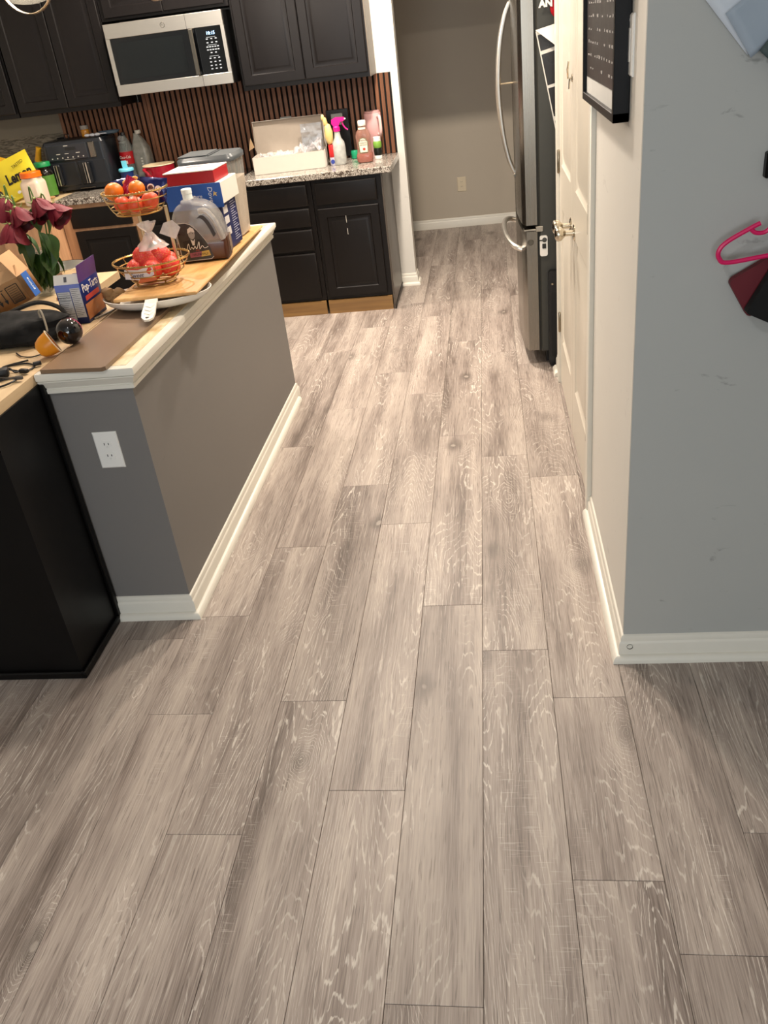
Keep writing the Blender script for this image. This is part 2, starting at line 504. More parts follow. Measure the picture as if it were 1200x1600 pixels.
wallbox('wall_front_right', XR, 2.4, YF, YF + 0.012, 0, CEIL, PAINT_COOL, 'scuffed grey wall facing the camera at the right')
b = MB(); b.box(1.05, 1.15, 4.32, 6.34, 0, CEIL); struct(b.build('wall_fridge', PAINT))
b = MB(); b.box(2.4, 2.5, -3.6, 2.06, 0, CEIL); struct(b.build('wall_living_right', PAINT_COOL))
b = MB(); b.box(-4.1, -2.0, -3.6, -3.5, 0, CEIL); b.box(0.8, 2.5, -3.6, -3.5, 0, CEIL); b.box(-2.0, 0.8, -3.6, -3.5, 0, 0.75); b.box(-2.0, 0.8, -3.6, -3.5, 2.35, CEIL)
struct(b.build('wall_rear', PAINT))
b = MB(); b.box(-4.1, 2.5, -3.6, 8.18, CEIL, CEIL + 0.1); struct(b.build('ceiling', CEIL_M))

# base moulding + quarter round profiles
BASE = [(0, 0.0), (0.013, 0.0), (0.013, 0.058), (0.011, 0.062), (0.008, 0.066), (0.008, 0.074), (0.005, 0.082), (0, 0.085)]
QR = [(0.013, 0.0)] + [(0.013 + 0.018 * math.cos(a), 0.022 * math.sin(a)) for a in [PI / 2 * k / 5 for k in range(6)]]
def baseboard(name, path, side, prof_qr=True, label=None, qpath=None, lip=None):
    b = MB(); b.mold(path, BASE, side); o = struct(b.build(name, TRIM), label)
    if prof_qr:
        q = MB(); q.mold(qpath or path, QR, side); q.build('quarter_round', TRIM, o)
    return o
baseboard('baseboard_right', [(XR, 2.80), (XR, YF), (2.39, YF)], 1, label='white baseboard wrapping the right wall corner')
baseboard('baseboard_right_far', [(XR, 4.318), (XR, 4.20)], 1)
baseboard('baseboard_nook', [(2.29, 8.06), (-2.19, 8.06)], -1, prof_qr=False, label='white baseboard along the back of the nook')
baseboard('baseboard_jamb', [(-0.665, WK), (-0.555, WK), (-0.555, 6.339)], 1, label='short white baseboard around the kitchen wall end')
# screw head on the corner of the right baseboard
b = MB(); b.lathe([(0, 0.0025), (0.006, 0.002), (0.0085, 0), (0.0085, -0.002)], 14, (0.343, YF - 0.0135, 0.050), 'Y'); sc_ = b.build('screw_head', mat('aged_screw', '3a3226', 0.6, 0.3)); sc_.parent = bpy.data.objects['baseboard_right']

# peninsula half wall with trim
PX0, PX1, PY0, PY1, PZ = -1.336, -1.066, 2.24, 4.15, 0.905
b = MB(); b.box(PX0, PX1, PY0, PY1, 0, 0.86); wp = struct(b.build('wall_peninsula', PAINT_PEN), 'grey half wall of the peninsula with white trim at top and bottom')
CROWN = [(0, 0.838), (0.013, 0.838), (0.014, 0.850), (0.0105, 0.8515), (0.0105, 0.854), (0.015, 0.858), (0.019, 0.868), (0.025, 0.876), (0.025, 0.879), (0.0225, 0.880), (0.0225, 0.882), (0.030, 0.884), (0.031, 0.900), (0.029, PZ), (0, PZ)]
b = MB(); b.mold([(PX0 - 0.004, PY0), (PX1, PY0), (PX1, PY1), (PX0, PY1)], CROWN, 1)
struct(b.build('trim_1', TRIM), 'white crown trim around the top of the half wall')
b = MB(); b.box(PX0, PX1, PY0, PY1, 0.86, PZ + 0.001); struct(b.build('trim_2', wood('glue_stained_substrate', 'b9945c', 'e6d9b8', 16, 9, 16)), 'bare glue-stained top of the half wall')
baseboard('baseboard_peninsula', [(PX0, PY0), (PX1, PY0), (PX1, PY1), (PX0, PY1)], 1, label='white baseboard around the half wall', qpath=[(PX0, PY0), (PX1, PY0), (PX1, 4.115)])

# wall plates
def outlet(name, label, loc, cat='outlet', kind='duplex', rz=0.0, parent=None, mw=WHITEP, w=0.078, h=0.122):
    t = thing(name, label, cat, loc, rz)
    b = MB(); b.loops(w, h, [(0, 0), (0, 0.003), (0.004, 0.006)]); b.build('cover_plate', mw, t)
    if kind == 'duplex':
        for s in (-1, 1):
            b = MB(); b.prism([(x, y) for x, y in rrect(0.034, 0.028, 0.011)], 0.0055, 0.0075, upright(0, 0, s * 0.0195)); o = b.build('receptacle', mw, t)
            d = MB(); z = s * 0.0195
            for dx, hh in ((-0.0065, 0.008), (0.0065, 0.0065)): d.box(dx - 0.0011, dx + 0.0011, -0.0082, -0.0074, z + 0.001 - hh / 2 + 0.002, z + 0.003 + hh / 2)
            d.lathe([(0, 0.0004), (0.0024, 0.0004), (0.0024, -0.0002)], 10, (0, -0.0078, z - 0.0075), 'Y'); d.build('slots', INK, o)
    elif kind == 'decora':
        b = MB(); b.box(-0.0165, 0.0165, -0.0075, -0.005, -0.033, 0.033, 0.001); b.build('rocker', mw, t)
    b = MB(); b.lathe([(0, 0.0005), (0.003, 0.0003), (0.0034, -0.0005)], 10, (0, -0.0062, 0 if kind == 'duplex' else 0.048), 'Y'); b.build('screw', mw, t)
    return t
outlet('wall_outlet', 'white duplex outlet on the grey end of the peninsula half wall', (-1.1945, PY0, 0.639))
outlet('wall_outlet', 'beige duplex outlet low on the back wall of the nook', (-0.235, 8.06, 0.368), mw=mat('beige_plastic', 'cfc2a8', 0.45))
# light switch by the wall corner, facing the walkway
outlet('light_switch', 'white light switch plate between picture frame and wall corner', (XR, 2.155, 1.575), 'light switch', 'decora', -PI / 2)
# ------------------------------------------------------------------ closet doors in the right wall (they face -X)
def R_(o_loc): return None
CAS = [(0, 0), (0, 0.014), (0.006, 0.018), (0.040, 0.016), (0.048, 0.010), (0.056, 0.008), (0.057, 0)]
def casing():
    b = MB()
    b.box(XR - 0.017, XR + 0.002, 2.785, 2.842, 0, 2.13, 0.003)
    b.box(XR - 0.017, XR + 0.002, 4.118, 4.175, 0, 2.13, 0.003)
    b.box(XR - 0.017, XR + 0.002, 2.785, 4.175, 2.073, 2.13, 0.003)
    b.box(XR - 0.008, XR + 0.12, 2.832, 2.852, 0, 2.07); b.box(XR - 0.008, XR + 0.12, 4.108, 4.128, 0, 2.07); b.box(XR - 0.008, XR + 0.12, 2.852, 4.108, 2.055, 2.075)
    return struct(b.build('trim_3', TRIM), 'white casing around the double closet doors')
casing()
def leaf(name, y0, y1, label, knob_y, hinge_y, latch):
    """door leaf in the plane x = XR, between y0 and y1"""
    W, H, T = y1 - y0, 2.035, 0.035
    t = bpy.data.objects.new(name, None); COL.objects.link(t); t.location = (XR - 0.004, (y0 + y1) / 2, 0.012); t.rotation_euler = (0, 0, -PI / 2)
    t['kind'] = 'structure'; t['label'] = label
    st = 0.098
    rails = [(0, 0.235), (0.865, 1.045), (1.92, H)]
    for x0, x1 in ((-W / 2, -W / 2 + st), (W / 2 - st, W / 2)):
        b = MB(); b.box(x0, x1, 0, T, 0, H, 0.001); b.build('stile', DOORW, t)
    for a, c in rails:
        b = MB(); b.box(-W / 2 + st, W / 2 - st, 0, T, a, c, 0.0005); b.build('rail', DOORW, t)
    for (a, c), (d, e) in zip(rails, rails[1:]):
        b = MB(); pw, ph = W - 2 * st, d - c
        b.loops(pw, ph, [(0, -0.000), (0.014, -0.009), (0.022, -0.009), (0.050, -0.003), (0.054, -0.002)], Matrix.Translation((0, 0, (c + d) / 2)))
        b.build('door_panel', DOORW, t)
    # local x runs along -y of the world: x = mid - y
    mid = (y0 + y1) / 2
    kx = mid - knob_y
    b = MB(); b.lathe([(0.0, -0.006), (0.026, -0.006), (0.031, -0.002), (0.031, 0.0)], 24, (kx, 0, 0.888), 'Y'); k = b.build('door_knob', CHROME, t)
    b = MB(); b.lathe([(0.011, 0), (0.011, -0.030), (0.016, -0.036), (0.026, -0.046), (0.0285, -0.056), (0.025, -0.066), (0.014, -0.071), (0, -0.072)], 24, (kx, -0.004, 0.888), 'Y'); b.build('knob', CHROME, k)
    hx = mid - hinge_y
    for z in (0.31, 1.05, 1.82):
        b = MB(); b.lathe([(0, 0.050), (0.004, 0.050), (0.0062, 0.046), (0.0062, -0.046), (0.004, -0.050), (0, -0.050)], 10, (hx, -0.006, z))
        b.box(hx - 0.014, hx + 0.014, -0.002, 0.001, z - 0.044, z + 0.044); b.build('hinge', NICKEL, t)
    if latch:
        b = MB(); lx = mid - latch
        b.lathe([(0, -0.004), (0.012, -0.004), (0.014, 0)], 14, (lx, 0, 1.42), 'Y'); b.tube([(lx, -0.004, 1.42), (lx, -0.016, 1.42), (lx + 0.006, -0.018, 1.45), (lx + 0.006, -0.014, 1.475)], 0.0035); b.tube([(lx, -0.01, 1.42), (lx, -0.012, 1.385)], 0.003)
        b.build('latch_hook', CHROME, t)
    return t
leaf('door_1', 2.856, 3.478, 'nearer leaf of the white closet double door', 3.415, 2.856, None)
leaf('door_2', 3.482, 4.104, 'farther leaf of the white closet double door, next to the fridge', 3.545, 4.104, 3.50)

# ------------------------------------------------------------------ refrigerator (faces -X, its grey side towards the camera)
FY0, FY1 = 4.385, 5.290
t = thing('refrigerator', 'stainless french door refrigerator with bow handles beside the closet doors', 'refrigerator', (0.60, (FY0 + FY1) / 2, 0))
fx, fy = 0.60, (FY0 + FY1) / 2
def L(x, y, z): return (x - fx, y - fy, z)
GREYSIDE = mat('fridge_grey_side', '3d3d38', 0.42, 0.2, var=0.05)
b = MB(); b.box(0.243 - fx, 0.98 - fx, FY0 - fy, FY1 - fy, 0.075, 1.76, 0.006); b.build('body', GREYSIDE, t)
b = MB(); b.box(0.27 - fx, 0.95 - fx, FY0 + 0.03 - fy, FY1 - 0.03 - fy, 0.012, 0.078); b.build('kick_plate', BLACKP, t)
GASK = mat('door_gasket', '24241f', 0.6)
b = MB(); b.box(0.232 - fx, 0.245 - fx, FY0 + 0.012 - fy, FY1 - 0.012 - fy, 0.08, 1.755); b.build('gasket', GASK, t)
def fdoor(name, y0, y1, z0, z1, bow):
    """door slab with a gently bowed front; the bow peaks at the cabinet centre"""
    b = MB(); n = 12; a = []; c = []
    prof = []
    for i in range(n + 1):
        y = y0 + (y1 - y0) * i / n
        e = min(1, min(y - y0, y1 - y) / 0.012)
        x = 0.164 + (1 - math.sin(PI / 2 * e)) * 0.014 - bow * (1 - ((y - fy) / 0.45) ** 2)
        prof.append((x - fx, y - fy))
    prof = [(0.232 - fx, y0 - fy)] + prof + [(0.232 - fx, y1 - fy)]
    b.prism(prof, z0, z1); return b.build(name, SSD, t)
d1 = fdoor('door', FY0, fy - 0.003, 0.735, 1.757, 0.020)
d2 = fdoor('door', fy + 0.003, FY1, 0.735, 1.757, 0.020)
dr = fdoor('freezer_drawer', FY0, FY1, 0.085, 0.705, 0.020)
for d, s in ((d1, -1), (d2, 1)):
    yb = fy + s * 0.055
    pts = [L(0.150, yb, 0.915), L(0.118, yb, 0.985), L(0.092, yb, 1.10), L(0.078, yb, 1.22), L(0.073, yb, 1.33), L(0.078, yb, 1.44), L(0.092, yb, 1.55), L(0.118, yb, 1.65), L(0.150, yb, 1.715)]
    b = MB(); b.tube(spline(pts, 5), [0.008 + 0.006 * math.sin(PI * i / 40) for i in range(41)], 10); b.build('handle', SS, d)
    for za, zb in ((0.905, 0.925), (1.705, 1.725)):
        b = MB(); b.box(0.136 - fx, 0.152 - fx, yb - 0.009 - fy, yb + 0.009 - fy, za, zb, 0.003); b.build('handle_bracket', SSD, d)
pts = [L(0.160, 4.48, 0.600), L(0.118, 4.50, 0.618), L(0.088, 4.62, 0.635), L(0.077, fy, 0.643), L(0.088, 5.05, 0.635), L(0.118, 5.17, 0.618), L(0.160, 5.19, 0.600)]
b = MB(); b.tube(spline(pts, 6), [0.014] * 37, 10); b.build('freezer_handle', SS, dr)
b = MB(); b.lathe([(0, -0.003), (0.013, -0.003), (0.015, 0)], 16, L(0.198, FY0, 0.652), 'Y'); b.build('drawer_bolt', mat('grey_bolt', '5f5b52', 0.35, 0.8), dr)
b = MB(); b.box(0.166 - fx, 0.236 - fx, FY0 - 0.002 - fy, FY0 + 0.05 - fy, 0.707, 0.716, 0.002); b.box(0.225 - fx, 0.262 - fx, FY0 - 0.004 - fy, FY0 + 0.03 - fy, 0.700, 0.728, 0.003); b.build('hinge', mat('hinge_chrome', 'b9b6ae', 0.15, 1), t)
b = MB(); b.box(0.21 - fx, 0.30 - fx, FY0 - fy, FY0 + 0.06 - fy, 1.757, 1.785, 0.005); b.build('top_hinge_cover', BLACKP, t)
# strap between the two handles
o = MB(); o.box(0.085, 0.166, 4.765, 4.785, 1.352, 1.358, 0.001); o = o.build('child_lock_strap', mat('tan_strap', 'b3a184', 0.5)); tag(o, 'thin tan strap fastened across the upper fridge handles', 'strap')
# things on the fridge side
t = thing('child_lock', 'white latch box stuck low on the grey fridge side', 'child lock', (0.262, FY0 - 0.001, 0.632))
b = MB(); b.prism(rrect(0.038, 0.100, 0.010), 0, 0.012, upright(0, 0, 0)); b.build('case', WHITEP, t)
b = MB(); b.lathe([(0, -0.016), (0.010, -0.015), (0.012, -0.012), (0.012, -0.011)], 16, (0.004, 0, 0.030), 'Y'); b.box(-0.020, 0.004, -0.0145, -0.0115, 0.026, 0.032); b.build('dial', mat('dark_dial', '3f3f3c', 0.4), t)
b = MB(); b.prism(rrect(0.019, 0.024, 0.003), 0.011, 0.0145, upright(0.002, 0, 0.0)); b.build('button', mat('black_button', '1c1c1b', 0.4), t)
t = thing('photo_sheet', 'tall white sheet of black photos hanging askew on the fridge side', 'photos', (0.355, FY0 - 0.004, 1.33), rot=(0, -0.20, 0))
b = MB(); b.box(-0.063, 0.06, -0.001, 0.0008, -0.33, 0.262); b.build('sheet', mat('photo_paper', 'e8e4da', 0.4), t)
PH = mat('dark_photo', '1b1817', 0.3, var=0.8, scale=18)
for z0, z1 in ((0.18, 0.245), (0.035, 0.165), (-0.100, 0.022), (-0.235, -0.120)):
    b = MB(); b.box(-0.058, 0.054, -0.0018, -0.0010, z0, z1); b.build('photo', PH, t)
b = MB(); n = 8
P0 = []
for i in range(n + 1):
    a = i / n; P0.append((-0.063 + 0.11 * a, -0.004 - 0.035 * math.sin(PI * a * 0.7), 0.262))
for i in range(n):
    x0, y0, z0 = P0[i]; x1, y1, z1 = P0[i + 1]
    b.poly([(x0, y0, 0.268), (x1, y1, 0.268), (x1, y1 - 0.012, 0.268 - 0.13 * (i + 1) / n), (x0, y0 - 0.012, 0.268 - 0.13 * i / n)])
b.build('curled_corner', mat('photo_paper_back', 'efe9da', 0.45), t)
t = thing('fridge_ornament', 'red ornament with white lettering high on the fridge side', 'ornament', (0.326, FY0 - 0.014, 1.660))
RED = mat('red_gloss', 'a90f1f', 0.25, var=0.12)
b = MB(); b.ball((0.004, 0, 0.06), 0.034, 16, 10, (0.85, 0.36, 2.0)); b.ball((0.010, 0, 0.0), 0.034, 16, 10, (0.9, 0.36, 1.2)); b.build('red_body', RED, t)
text('letters', 'AN', 0.040, WINK, t, (-0.040, -0.0135, 0.018), ext=0.002, bold=0.002)
t = thing('step_stool', 'slim black folded step stool standing between fridge and closet', 'step stool', (0.335, FY0 - 0.022, 0))
b = MB(); b.prism(rrect(0.110, 0.506, 0.018), 0, 0.030, upright(0.0, 0.014, 0.258)); b.build('side_frame', BLACKP, t)
b = MB(); b.lathe([(0, -0.004), (0.005, -0.004), (0.006, 0)], 10, (-0.035, -0.016, 0.445), 'Y'); b.build('pivot_pin', NICKEL, t)
b = MB(); b.box(-0.04, 0.05, -0.019, -0.0155, 0.06, 0.40, 0.001); b.build('tread', mat('black_rubber', '111111', 0.7), t)

# ------------------------------------------------------------------ picture frame on the right wall
t = thing('picture_frame', 'black framed dark poster with white border on the cream right wall', 'picture', (XR - 0.002, 2.483, 1.74), -PI / 2)
PWD, PHT = 0.66, 0.64
FRM = mat('black_frame', '060506', 0.4, spec=0.2)
for x0, x1, z0, z1 in ((-PWD / 2, PWD / 2, -PHT / 2, -PHT / 2 + 0.02), (-PWD / 2, PWD / 2, PHT / 2 - 0.02, PHT / 2), (-PWD / 2, -PWD / 2 + 0.02, -PHT / 2, PHT / 2), (PWD / 2 - 0.02, PWD / 2, -PHT / 2, PHT / 2)):
    b = MB(); b.box(x0, x1, -0.036, 0, z0, z1, 0.001); b.build('frame_side', FRM, t)
b = MB(); b.box(-PWD / 2 + 0.018, PWD / 2 - 0.018, -0.026, -0.004, -PHT / 2 + 0.018, PHT / 2 - 0.018); b.build('mat_board', mat('mat_board', 'cfcfcb', 0.5), t)
b = MB(); b.box(-PWD / 2 + 0.035, PWD / 2 - 0.035, -0.0275, -0.0255, -PHT / 2 + 0.062, PHT / 2 - 0.05); pr = b.build('print', mat('dark_print', '2b2627', 0.3, var=0.15), t)
PALE = mat('pale_chalk', '8f8b88', 0.7)
random.seed(3)
b = MB()
for r in range(15):
    z = 0.20 - r * 0.031
    for c in range(-5, 6):
        wd = random.uniform(0.012, 0.034)
        if random.random() < 0.72: b.box(c * 0.048 - wd / 2, c * 0.048 + wd / 2, -0.0282, -0.0274, z, z + random.uniform(0.003, 0.008))
b.build('faint_writing', PALE, t)['kind'] = 'stuff'

# ------------------------------------------------------------------ right front wall: papers, hook rail, hanger, bags
PAPB = mat('white_paper', 'c9d0d8', 0.6, var=0.03)
def paper(name, label, c, w, h, ang, curl, y, m):
    b = MB(); n = 10; ca, sa = math.cos(ang), math.sin(ang); g = []
    for j in range(n + 1):
        row = []
        for i in range(n + 1):
            u, v = (i / n - .5) * w, (j / n - .5) * h
            d = curl * max(0, (0.5 - j / n)) ** 2 * 4 + curl * 0.35 * max(0, 0.5 - i / n) ** 2
            row.append(b.bm.verts.new((u * ca - v * sa, -d, u * sa + v * ca)))
        g.append(row)
    for j in range(n):
        for i in range(n): b._f([g[j][i], g[j][i + 1], g[j + 1][i + 1], g[j + 1][i]])
    o = b.build(name, m, None, (c[0], y, c[1])); tag(o, label, 'paper')
    so = o.modifiers.new('thickness', 'SOLIDIFY'); so.thickness = 0.0004
    return o
def pin(name, label, corner, w, h, deg, curl, y, m):
    a = math.radians(deg); ca, sa = math.cos(a), math.sin(a)
    paper(name, label, (corner[0] + ca * w / 2 - sa * h / 2, corner[1] + sa * w / 2 + ca * h / 2), w, h, a, curl, y, m)
pin('paper_sheet', 'white paper pinned high on the grey wall, its lower left edge lit', (0.428, 1.650), 0.142, 0.20, -50, 0.006, YF - 0.004, PAPB)
pin('paper_sheet', 'bluish paper overlapping the white sheet pinned on the grey wall', (0.468, 1.618), 0.098, 0.20, -56, 0.008, YF - 0.016, mat('bluish_paper', '98a4b0', 0.6, var=0.03))
pin('paper_sheet', 'dark green paper corner at the right edge of the grey wall', (0.535, 1.548), 0.15, 0.10, -42, 0.004, YF - 0.030, mat('green_paper', '3c4a49', 0.6))
t = thing('coat_rack', 'black coat rail on the grey wall at the right edge', 'coat rack', (0.83, YF, 1.332))
b = MB(); b.box(-0.255, 0.30, -0.022, 0, -0.026, 0.026, 0.003); b.build('rail', FRM, t)
for x in (-0.13, 0.05, 0.22):
    b = MB(); b.tube(spline([(x, -0.02, 0.01), (x, -0.05, 0.008), (x, -0.066, 0.03), (x, -0.062, 0.045)], 4), 0.005); b.tube(spline([(x, -0.02, -0.01), (x, -0.04, -0.02), (x, -0.05, -0.012), (x, -0.052, 0.0)], 4), 0.004); b.build('hook', FRM, t)
PINK = mat('pink_plastic', 'd0145c', 0.3, var=0.05)
t = thing('clothes_hanger', 'bright pink plastic clothes hanger hanging on the grey wall', 'clothes hanger', (0.700, YF - 0.048, 1.190))
b = MB()
pts = [(-0.132, 0, 0.032), (-0.150, 0, 0.024), (-0.195, 0, 0.000), (-0.212, 0, -0.018), (-0.210, 0, -0.036), (-0.190, 0, -0.046)]
b.tube(spline(pts + [(-0.10, 0, -0.037), (0.0, 0, -0.033), (0.10, 0, -0.037), (0.190, 0, -0.046), (0.210, 0, -0.036), (0.212, 0, -0.018), (0.195, 0, 0.0), (0.150, 0, 0.024), (0.132, 0, 0.032)], 5), 0.0052, 8)
for s in (-1, 1):
    b.tube(spline([(s * 0.152, 0, 0.023), (s * 0.140, 0, 0.013), (s * 0.124, 0, 0.012), (s * 0.112, 0, 0.020), (s * 0.100, 0, 0.042), (s * 0.05, 0, 0.060), (0, 0, 0.068)], 5), 0.0048, 8)
b.build('hanger_frame', PINK, t)
b = MB(); b.tube(spline([(0, 0, 0.066), (0, 0, 0.10), (0.012, 0, 0.118), (0.014, 0, 0.140), (0, 0, 0.152), (-0.014, 0, 0.146)], 5), 0.004, 8); b.build('hook', PINK, t)
t = thing('hanging_pouch', 'dark red pouch hanging below the pink hanger', 'pouch', (0.600, YF - 0.020, 1.085), rot=(0, math.radians(-30), 0))
b = MB(); b.prism(rrect(0.13, 0.10, 0.012), -0.009, 0.009, upright(0, 0, 0)); b.build('pouch_body', mat('dark_red_cloth', '5e0f1b', 0.6, var=0.1), t)
t = thing('hanging_bag', 'black bag hanging in front of the dark red pouch', 'bag', (0.655, YF - 0.048, 1.075), rot=(0, math.radians(27), 0))
b = MB(); b.prism(rrect(0.14, 0.17, 0.006), -0.012, 0.012, upright(0, 0, 0)); b.build('bag_body', mat('black_cloth', '060606', 0.85), t)
b = MB(); b.tube([(-0.03, 0, 0.085), (0.0, 0, 0.16), (0.0, -0.01, 0.25)], 0.003); b.build('strap', FRM, t)

# ------------------------------------------------------------------ kitchen cabinets
CF = 5.635                                    # door fronts
def slab_front(b_, w, h, kind):
    if kind == 'drawer': b_.loops(w, h, [(0, -0.019), (0, -0.004), (0.005, 0.0), (0.012, 0.0015)], None, back=1)
    else: b_.loops(w, h, [(0, -0.019), (0, -0.003), (0.004, 0), (0.055, 0), (0.060, -0.007), (0.068, -0.008), (0.088, -0.001), (0.092, -0.0005)], None, back=1)
def front(name, cx, cz, w, h, kind, parent, m, y=CF):
    b = MB(); slab_front(b, w, h, kind); return b.build(name, m, parent, (cx, y, cz))
# drawer bank
def base(name, label, x0, x1, m_body, m_front, fronts, kick, frame=None):
    t = thing(name, label, 'cabinet', ((x0 + x1) / 2, (CF + WK) / 2, 0)); ox, oy = t.location.x, t.location.y
    b = MB(); b.box(x0 - ox, x1 - ox, CF + 0.021 - oy, WK - 0.012 - oy, 0.095, 0.872); b.build('carcass', m_body, t)
    b = MB(); b.box(x0 - ox + 0.006, x1 - ox - 0.006, CF + 0.008 - oy, CF + 0.02 - oy, 0.0, 0.092); b.build('toe_kick', kick, t)
    for nm, cx, cz, w, h, kind in fronts: front(nm, cx - ox, cz, w, h, kind, t, m_front, CF - oy)
    return t
KICK = wood('bare_plywood_kick', '755632', '93703f', 1.5, 10, 30)
base('base_cabinet', 'black four drawer base cabinet left of the panelled door cabinet', -1.585, -1.130, ESP, ESP,
     [('drawer', -1.360, 0.785, 0.40, 0.132, 'drawer'), ('drawer', -1.360, 0.648, 0.40, 0.115, 'drawer'), ('drawer', -1.360, 0.505, 0.40, 0.135, 'drawer'), ('drawer', -1.360, 0.268, 0.40, 0.300, 'drawer')], KICK)
t = base('base_cabinet', 'black base cabinet with one raised panel door at the counter end', -1.126, -0.672, ESP, ESP,
     [('drawer', -0.905, 0.785, 0.40, 0.132, 'drawer'), ('door', -0.905, 0.406, 0.40, 0.575, 'door')], KICK)
ox, oy = t.location.x, t.location.y
b = MB(); b.box(-0.672 - ox, -0.660 - ox, CF + 0.004 - oy, WK - 0.012 - oy, 0.0, 0.872, 0.001); b.build('end_panel', mat('dark_end_panel', '4a423a', 0.35, var=0.12, scale=6), t)
b = MB(); b.box(-0.660 - ox, -0.655 - ox, CF + 0.004 - oy, WK - 0.012 - oy, 0.0, 0.03); b.build('shoe_moulding', ESP, t)
for z0, z1 in ((0.595, 0.640), (0.520, 0.560)):
    b = MB(); b.box(-0.925 - ox, -0.9225 - ox, CF - 0.0012 - oy, CF + 0.0002 - oy, z0, z1); b.build('paint_drip', mat('pale_drip', 'cfcac0', 0.4), t)
base('base_cabinet', 'black drawer base cabinet below the microwave', -2.325, -1.590, ESP, ESP,
     [('drawer', -1.96, 0.785, 0.66, 0.132, 'drawer'), ('drawer', -1.96, 0.570, 0.66, 0.250, 'drawer'), ('drawer', -1.96, 0.260, 0.66, 0.300, 'drawer')], ESP)
t = base('base_cabinet', 'base cabinet with dark fronts set in a bare wood face frame', -2.860, -2.330, BAREV, ESP,
     [('drawer', -2.577, 0.782, 0.425, 0.125, 'drawer'), ('door', -2.565, 0.390, 0.43, 0.62, 'door')], ESP)
t = thing('wood_cabinet', 'bare wood cabinet under the lemon pouch and orange lidded jar', 'cabinet', (-3.24, 5.84, 0))
b = MB(); b.box(-0.64, 0.375, -0.21, 0.36, 0.0, 0.884); b.build('carcass', BAREV, t)
b = MB(); b.box(-0.65, 0.385, -0.375, 0.365, 0.886, 0.909, 0.001); b.build('top', PLY, t)
b = MB(); b.box(0.16, 0.166, -0.215, -0.209, 0.0, 0.88); b.build('seam', INK, t)
b = MB(); b.box(0.02, 0.375, -0.355, -0.21, 0.0, 0.884); b.build('side_box', BAREV, t)
# peninsula cabinet with plywood top
t = thing('peninsula_cabinet', 'black peninsula cabinet with plain end panel left of the half wall', 'cabinet', (-1.66, 3.04, 0))
b = MB(); b.box(-0.32, 0.323, -1.110, 0.03, 0.0, 0.874); b.box(-0.32, 0.09, 0.03, 0.40, 0.0, 0.874); b.build('carcass', BLACKCAB, t)
b = MB(); b.box(0.323, 0.3345, -0.828, -0.806, 0.0, 0.872, 0.002); b.build('filler_strip', BLACKCAB, t)
b = MB(); b.box(-0.32, 0.327, -1.1235, -1.110, 0.0, 0.026, 0.004); b.box(0.3235, 0.3365, -1.1235, -0.829, 0.0, 0.026, 0.004); b.build('shoe_moulding', BLACKCAB, t)
b = MB(); b.prism([(-0.34, -1.150), (0.318, -1.150), (0.318, 0.04), (0.10, 0.04), (0.10, 0.41), (-0.34, 0.41)], 0.8745, PZ); o = b.build('plywood_counter', PLY, None, (-1.66, 3.04, 0)); tag(o, 'bare plywood counter top on the black peninsula cabinet', 'countertop')
# granite counters
def counter(x0, x1, label):
    b = MB(); b.box(x0, x1, CF - 0.022, WK - 0.013, 0.876, 0.914, 0.003); o = b.build('granite_counter', GRANITE); return tag(o, label, 'countertop')
counter(-1.588, -0.598, 'speckled granite counter under the white bakery box')
counter(-2.852, -1.592, 'speckled granite counter under the air fryer and the bottles')
t = thing('cooktop', 'flat black glass cooktop below the microwave', 'cooktop', (-1.93, 5.93, 0.914))
b = MB(); b.box(-0.36, 0.33, -0.24, 0.24, 0.0008, 0.008, 0.002); b.build('glass', BLACKG, t)
# slat wall
t = struct(bpy.data.objects.new('wall_slats', None), 'brown slatted wood wall panel between counter and upper cabinets'); COL.objects.link(t); t.location = (-1.77, WK, 0)
t['kind'] = 'structure'
b = MB(); b.box(-1.172, 1.166, -0.006, -0.0002, 0.915, 1.409); b.box(-0.578, 0.246, -0.006, -0.0002, 1.409, 1.500); b.build('backing', FELT, t)
x = -2.936; n = 0; PITCH = 0.0366
sm = tall = None
while x < -0.606 - 0.02:
    if sm is None:
        b = MB(); b.box(-0.0118, 0.0118, -0.021, -0.006, 0.915, 1.408, 0.0012); o = b.build('slat', WAL, t, (x + 0.0118 + 1.77, 0, 0)); sm = o.data
    else: o = link('slat', sm, t, (x + 0.0118 + 1.77, 0, 0))
    if -2.346 < x and x + 0.024 < -1.526:
        if tall is None:
            b = MB(); b.box(-0.0118, 0.0118, -0.021, -0.006, 0.915, 1.499, 0.0012); q = b.build('slat', WAL); tall = q.data; bpy.data.objects.remove(q)
        o.data = tall
    n += 1; x += PITCH if abs(x + 2.312) > 0.02 else PITCH * 0.72
print('slats', n)
# stripped wall left of the slats
TORN = bpy.data.materials.new('torn_wallboard'); tt = NT(TORN)
P = tt.coord((1.2, 1, 7), rnd=False); nz = tt.noise(P, 5, 4, 0.6, 0.6)
tt.l(tt.ramp(nz, [(0.40, '6f6a5e'), (0.47, '3d392f'), (0.53, '7d7668'), (0.62, '4a453a'), (0.70, '8a8374')]), tt.b.inputs['Base Color']); tt.b.inputs['Roughness'].default_value = 0.8
b = MB(); b.box(-3.88, -2.944, WK - 0.004, WK - 0.0003, 0.912, 1.275); o = struct(b.build('wall_patch', TORN), 'torn unpainted strip of wall left of the slats')
b = MB(); b.box(-3.88, -2.944, WK - 0.003, WK - 0.0003, 1.275, 1.409); struct(b.build('wall_patch', wall_paint('shaded_wallboard', '6d675a')), 'smooth strip of bare wall, coloured darker as the shade under the left upper cabinets')  # grey-brown of this strip includes the shade below the cabinets
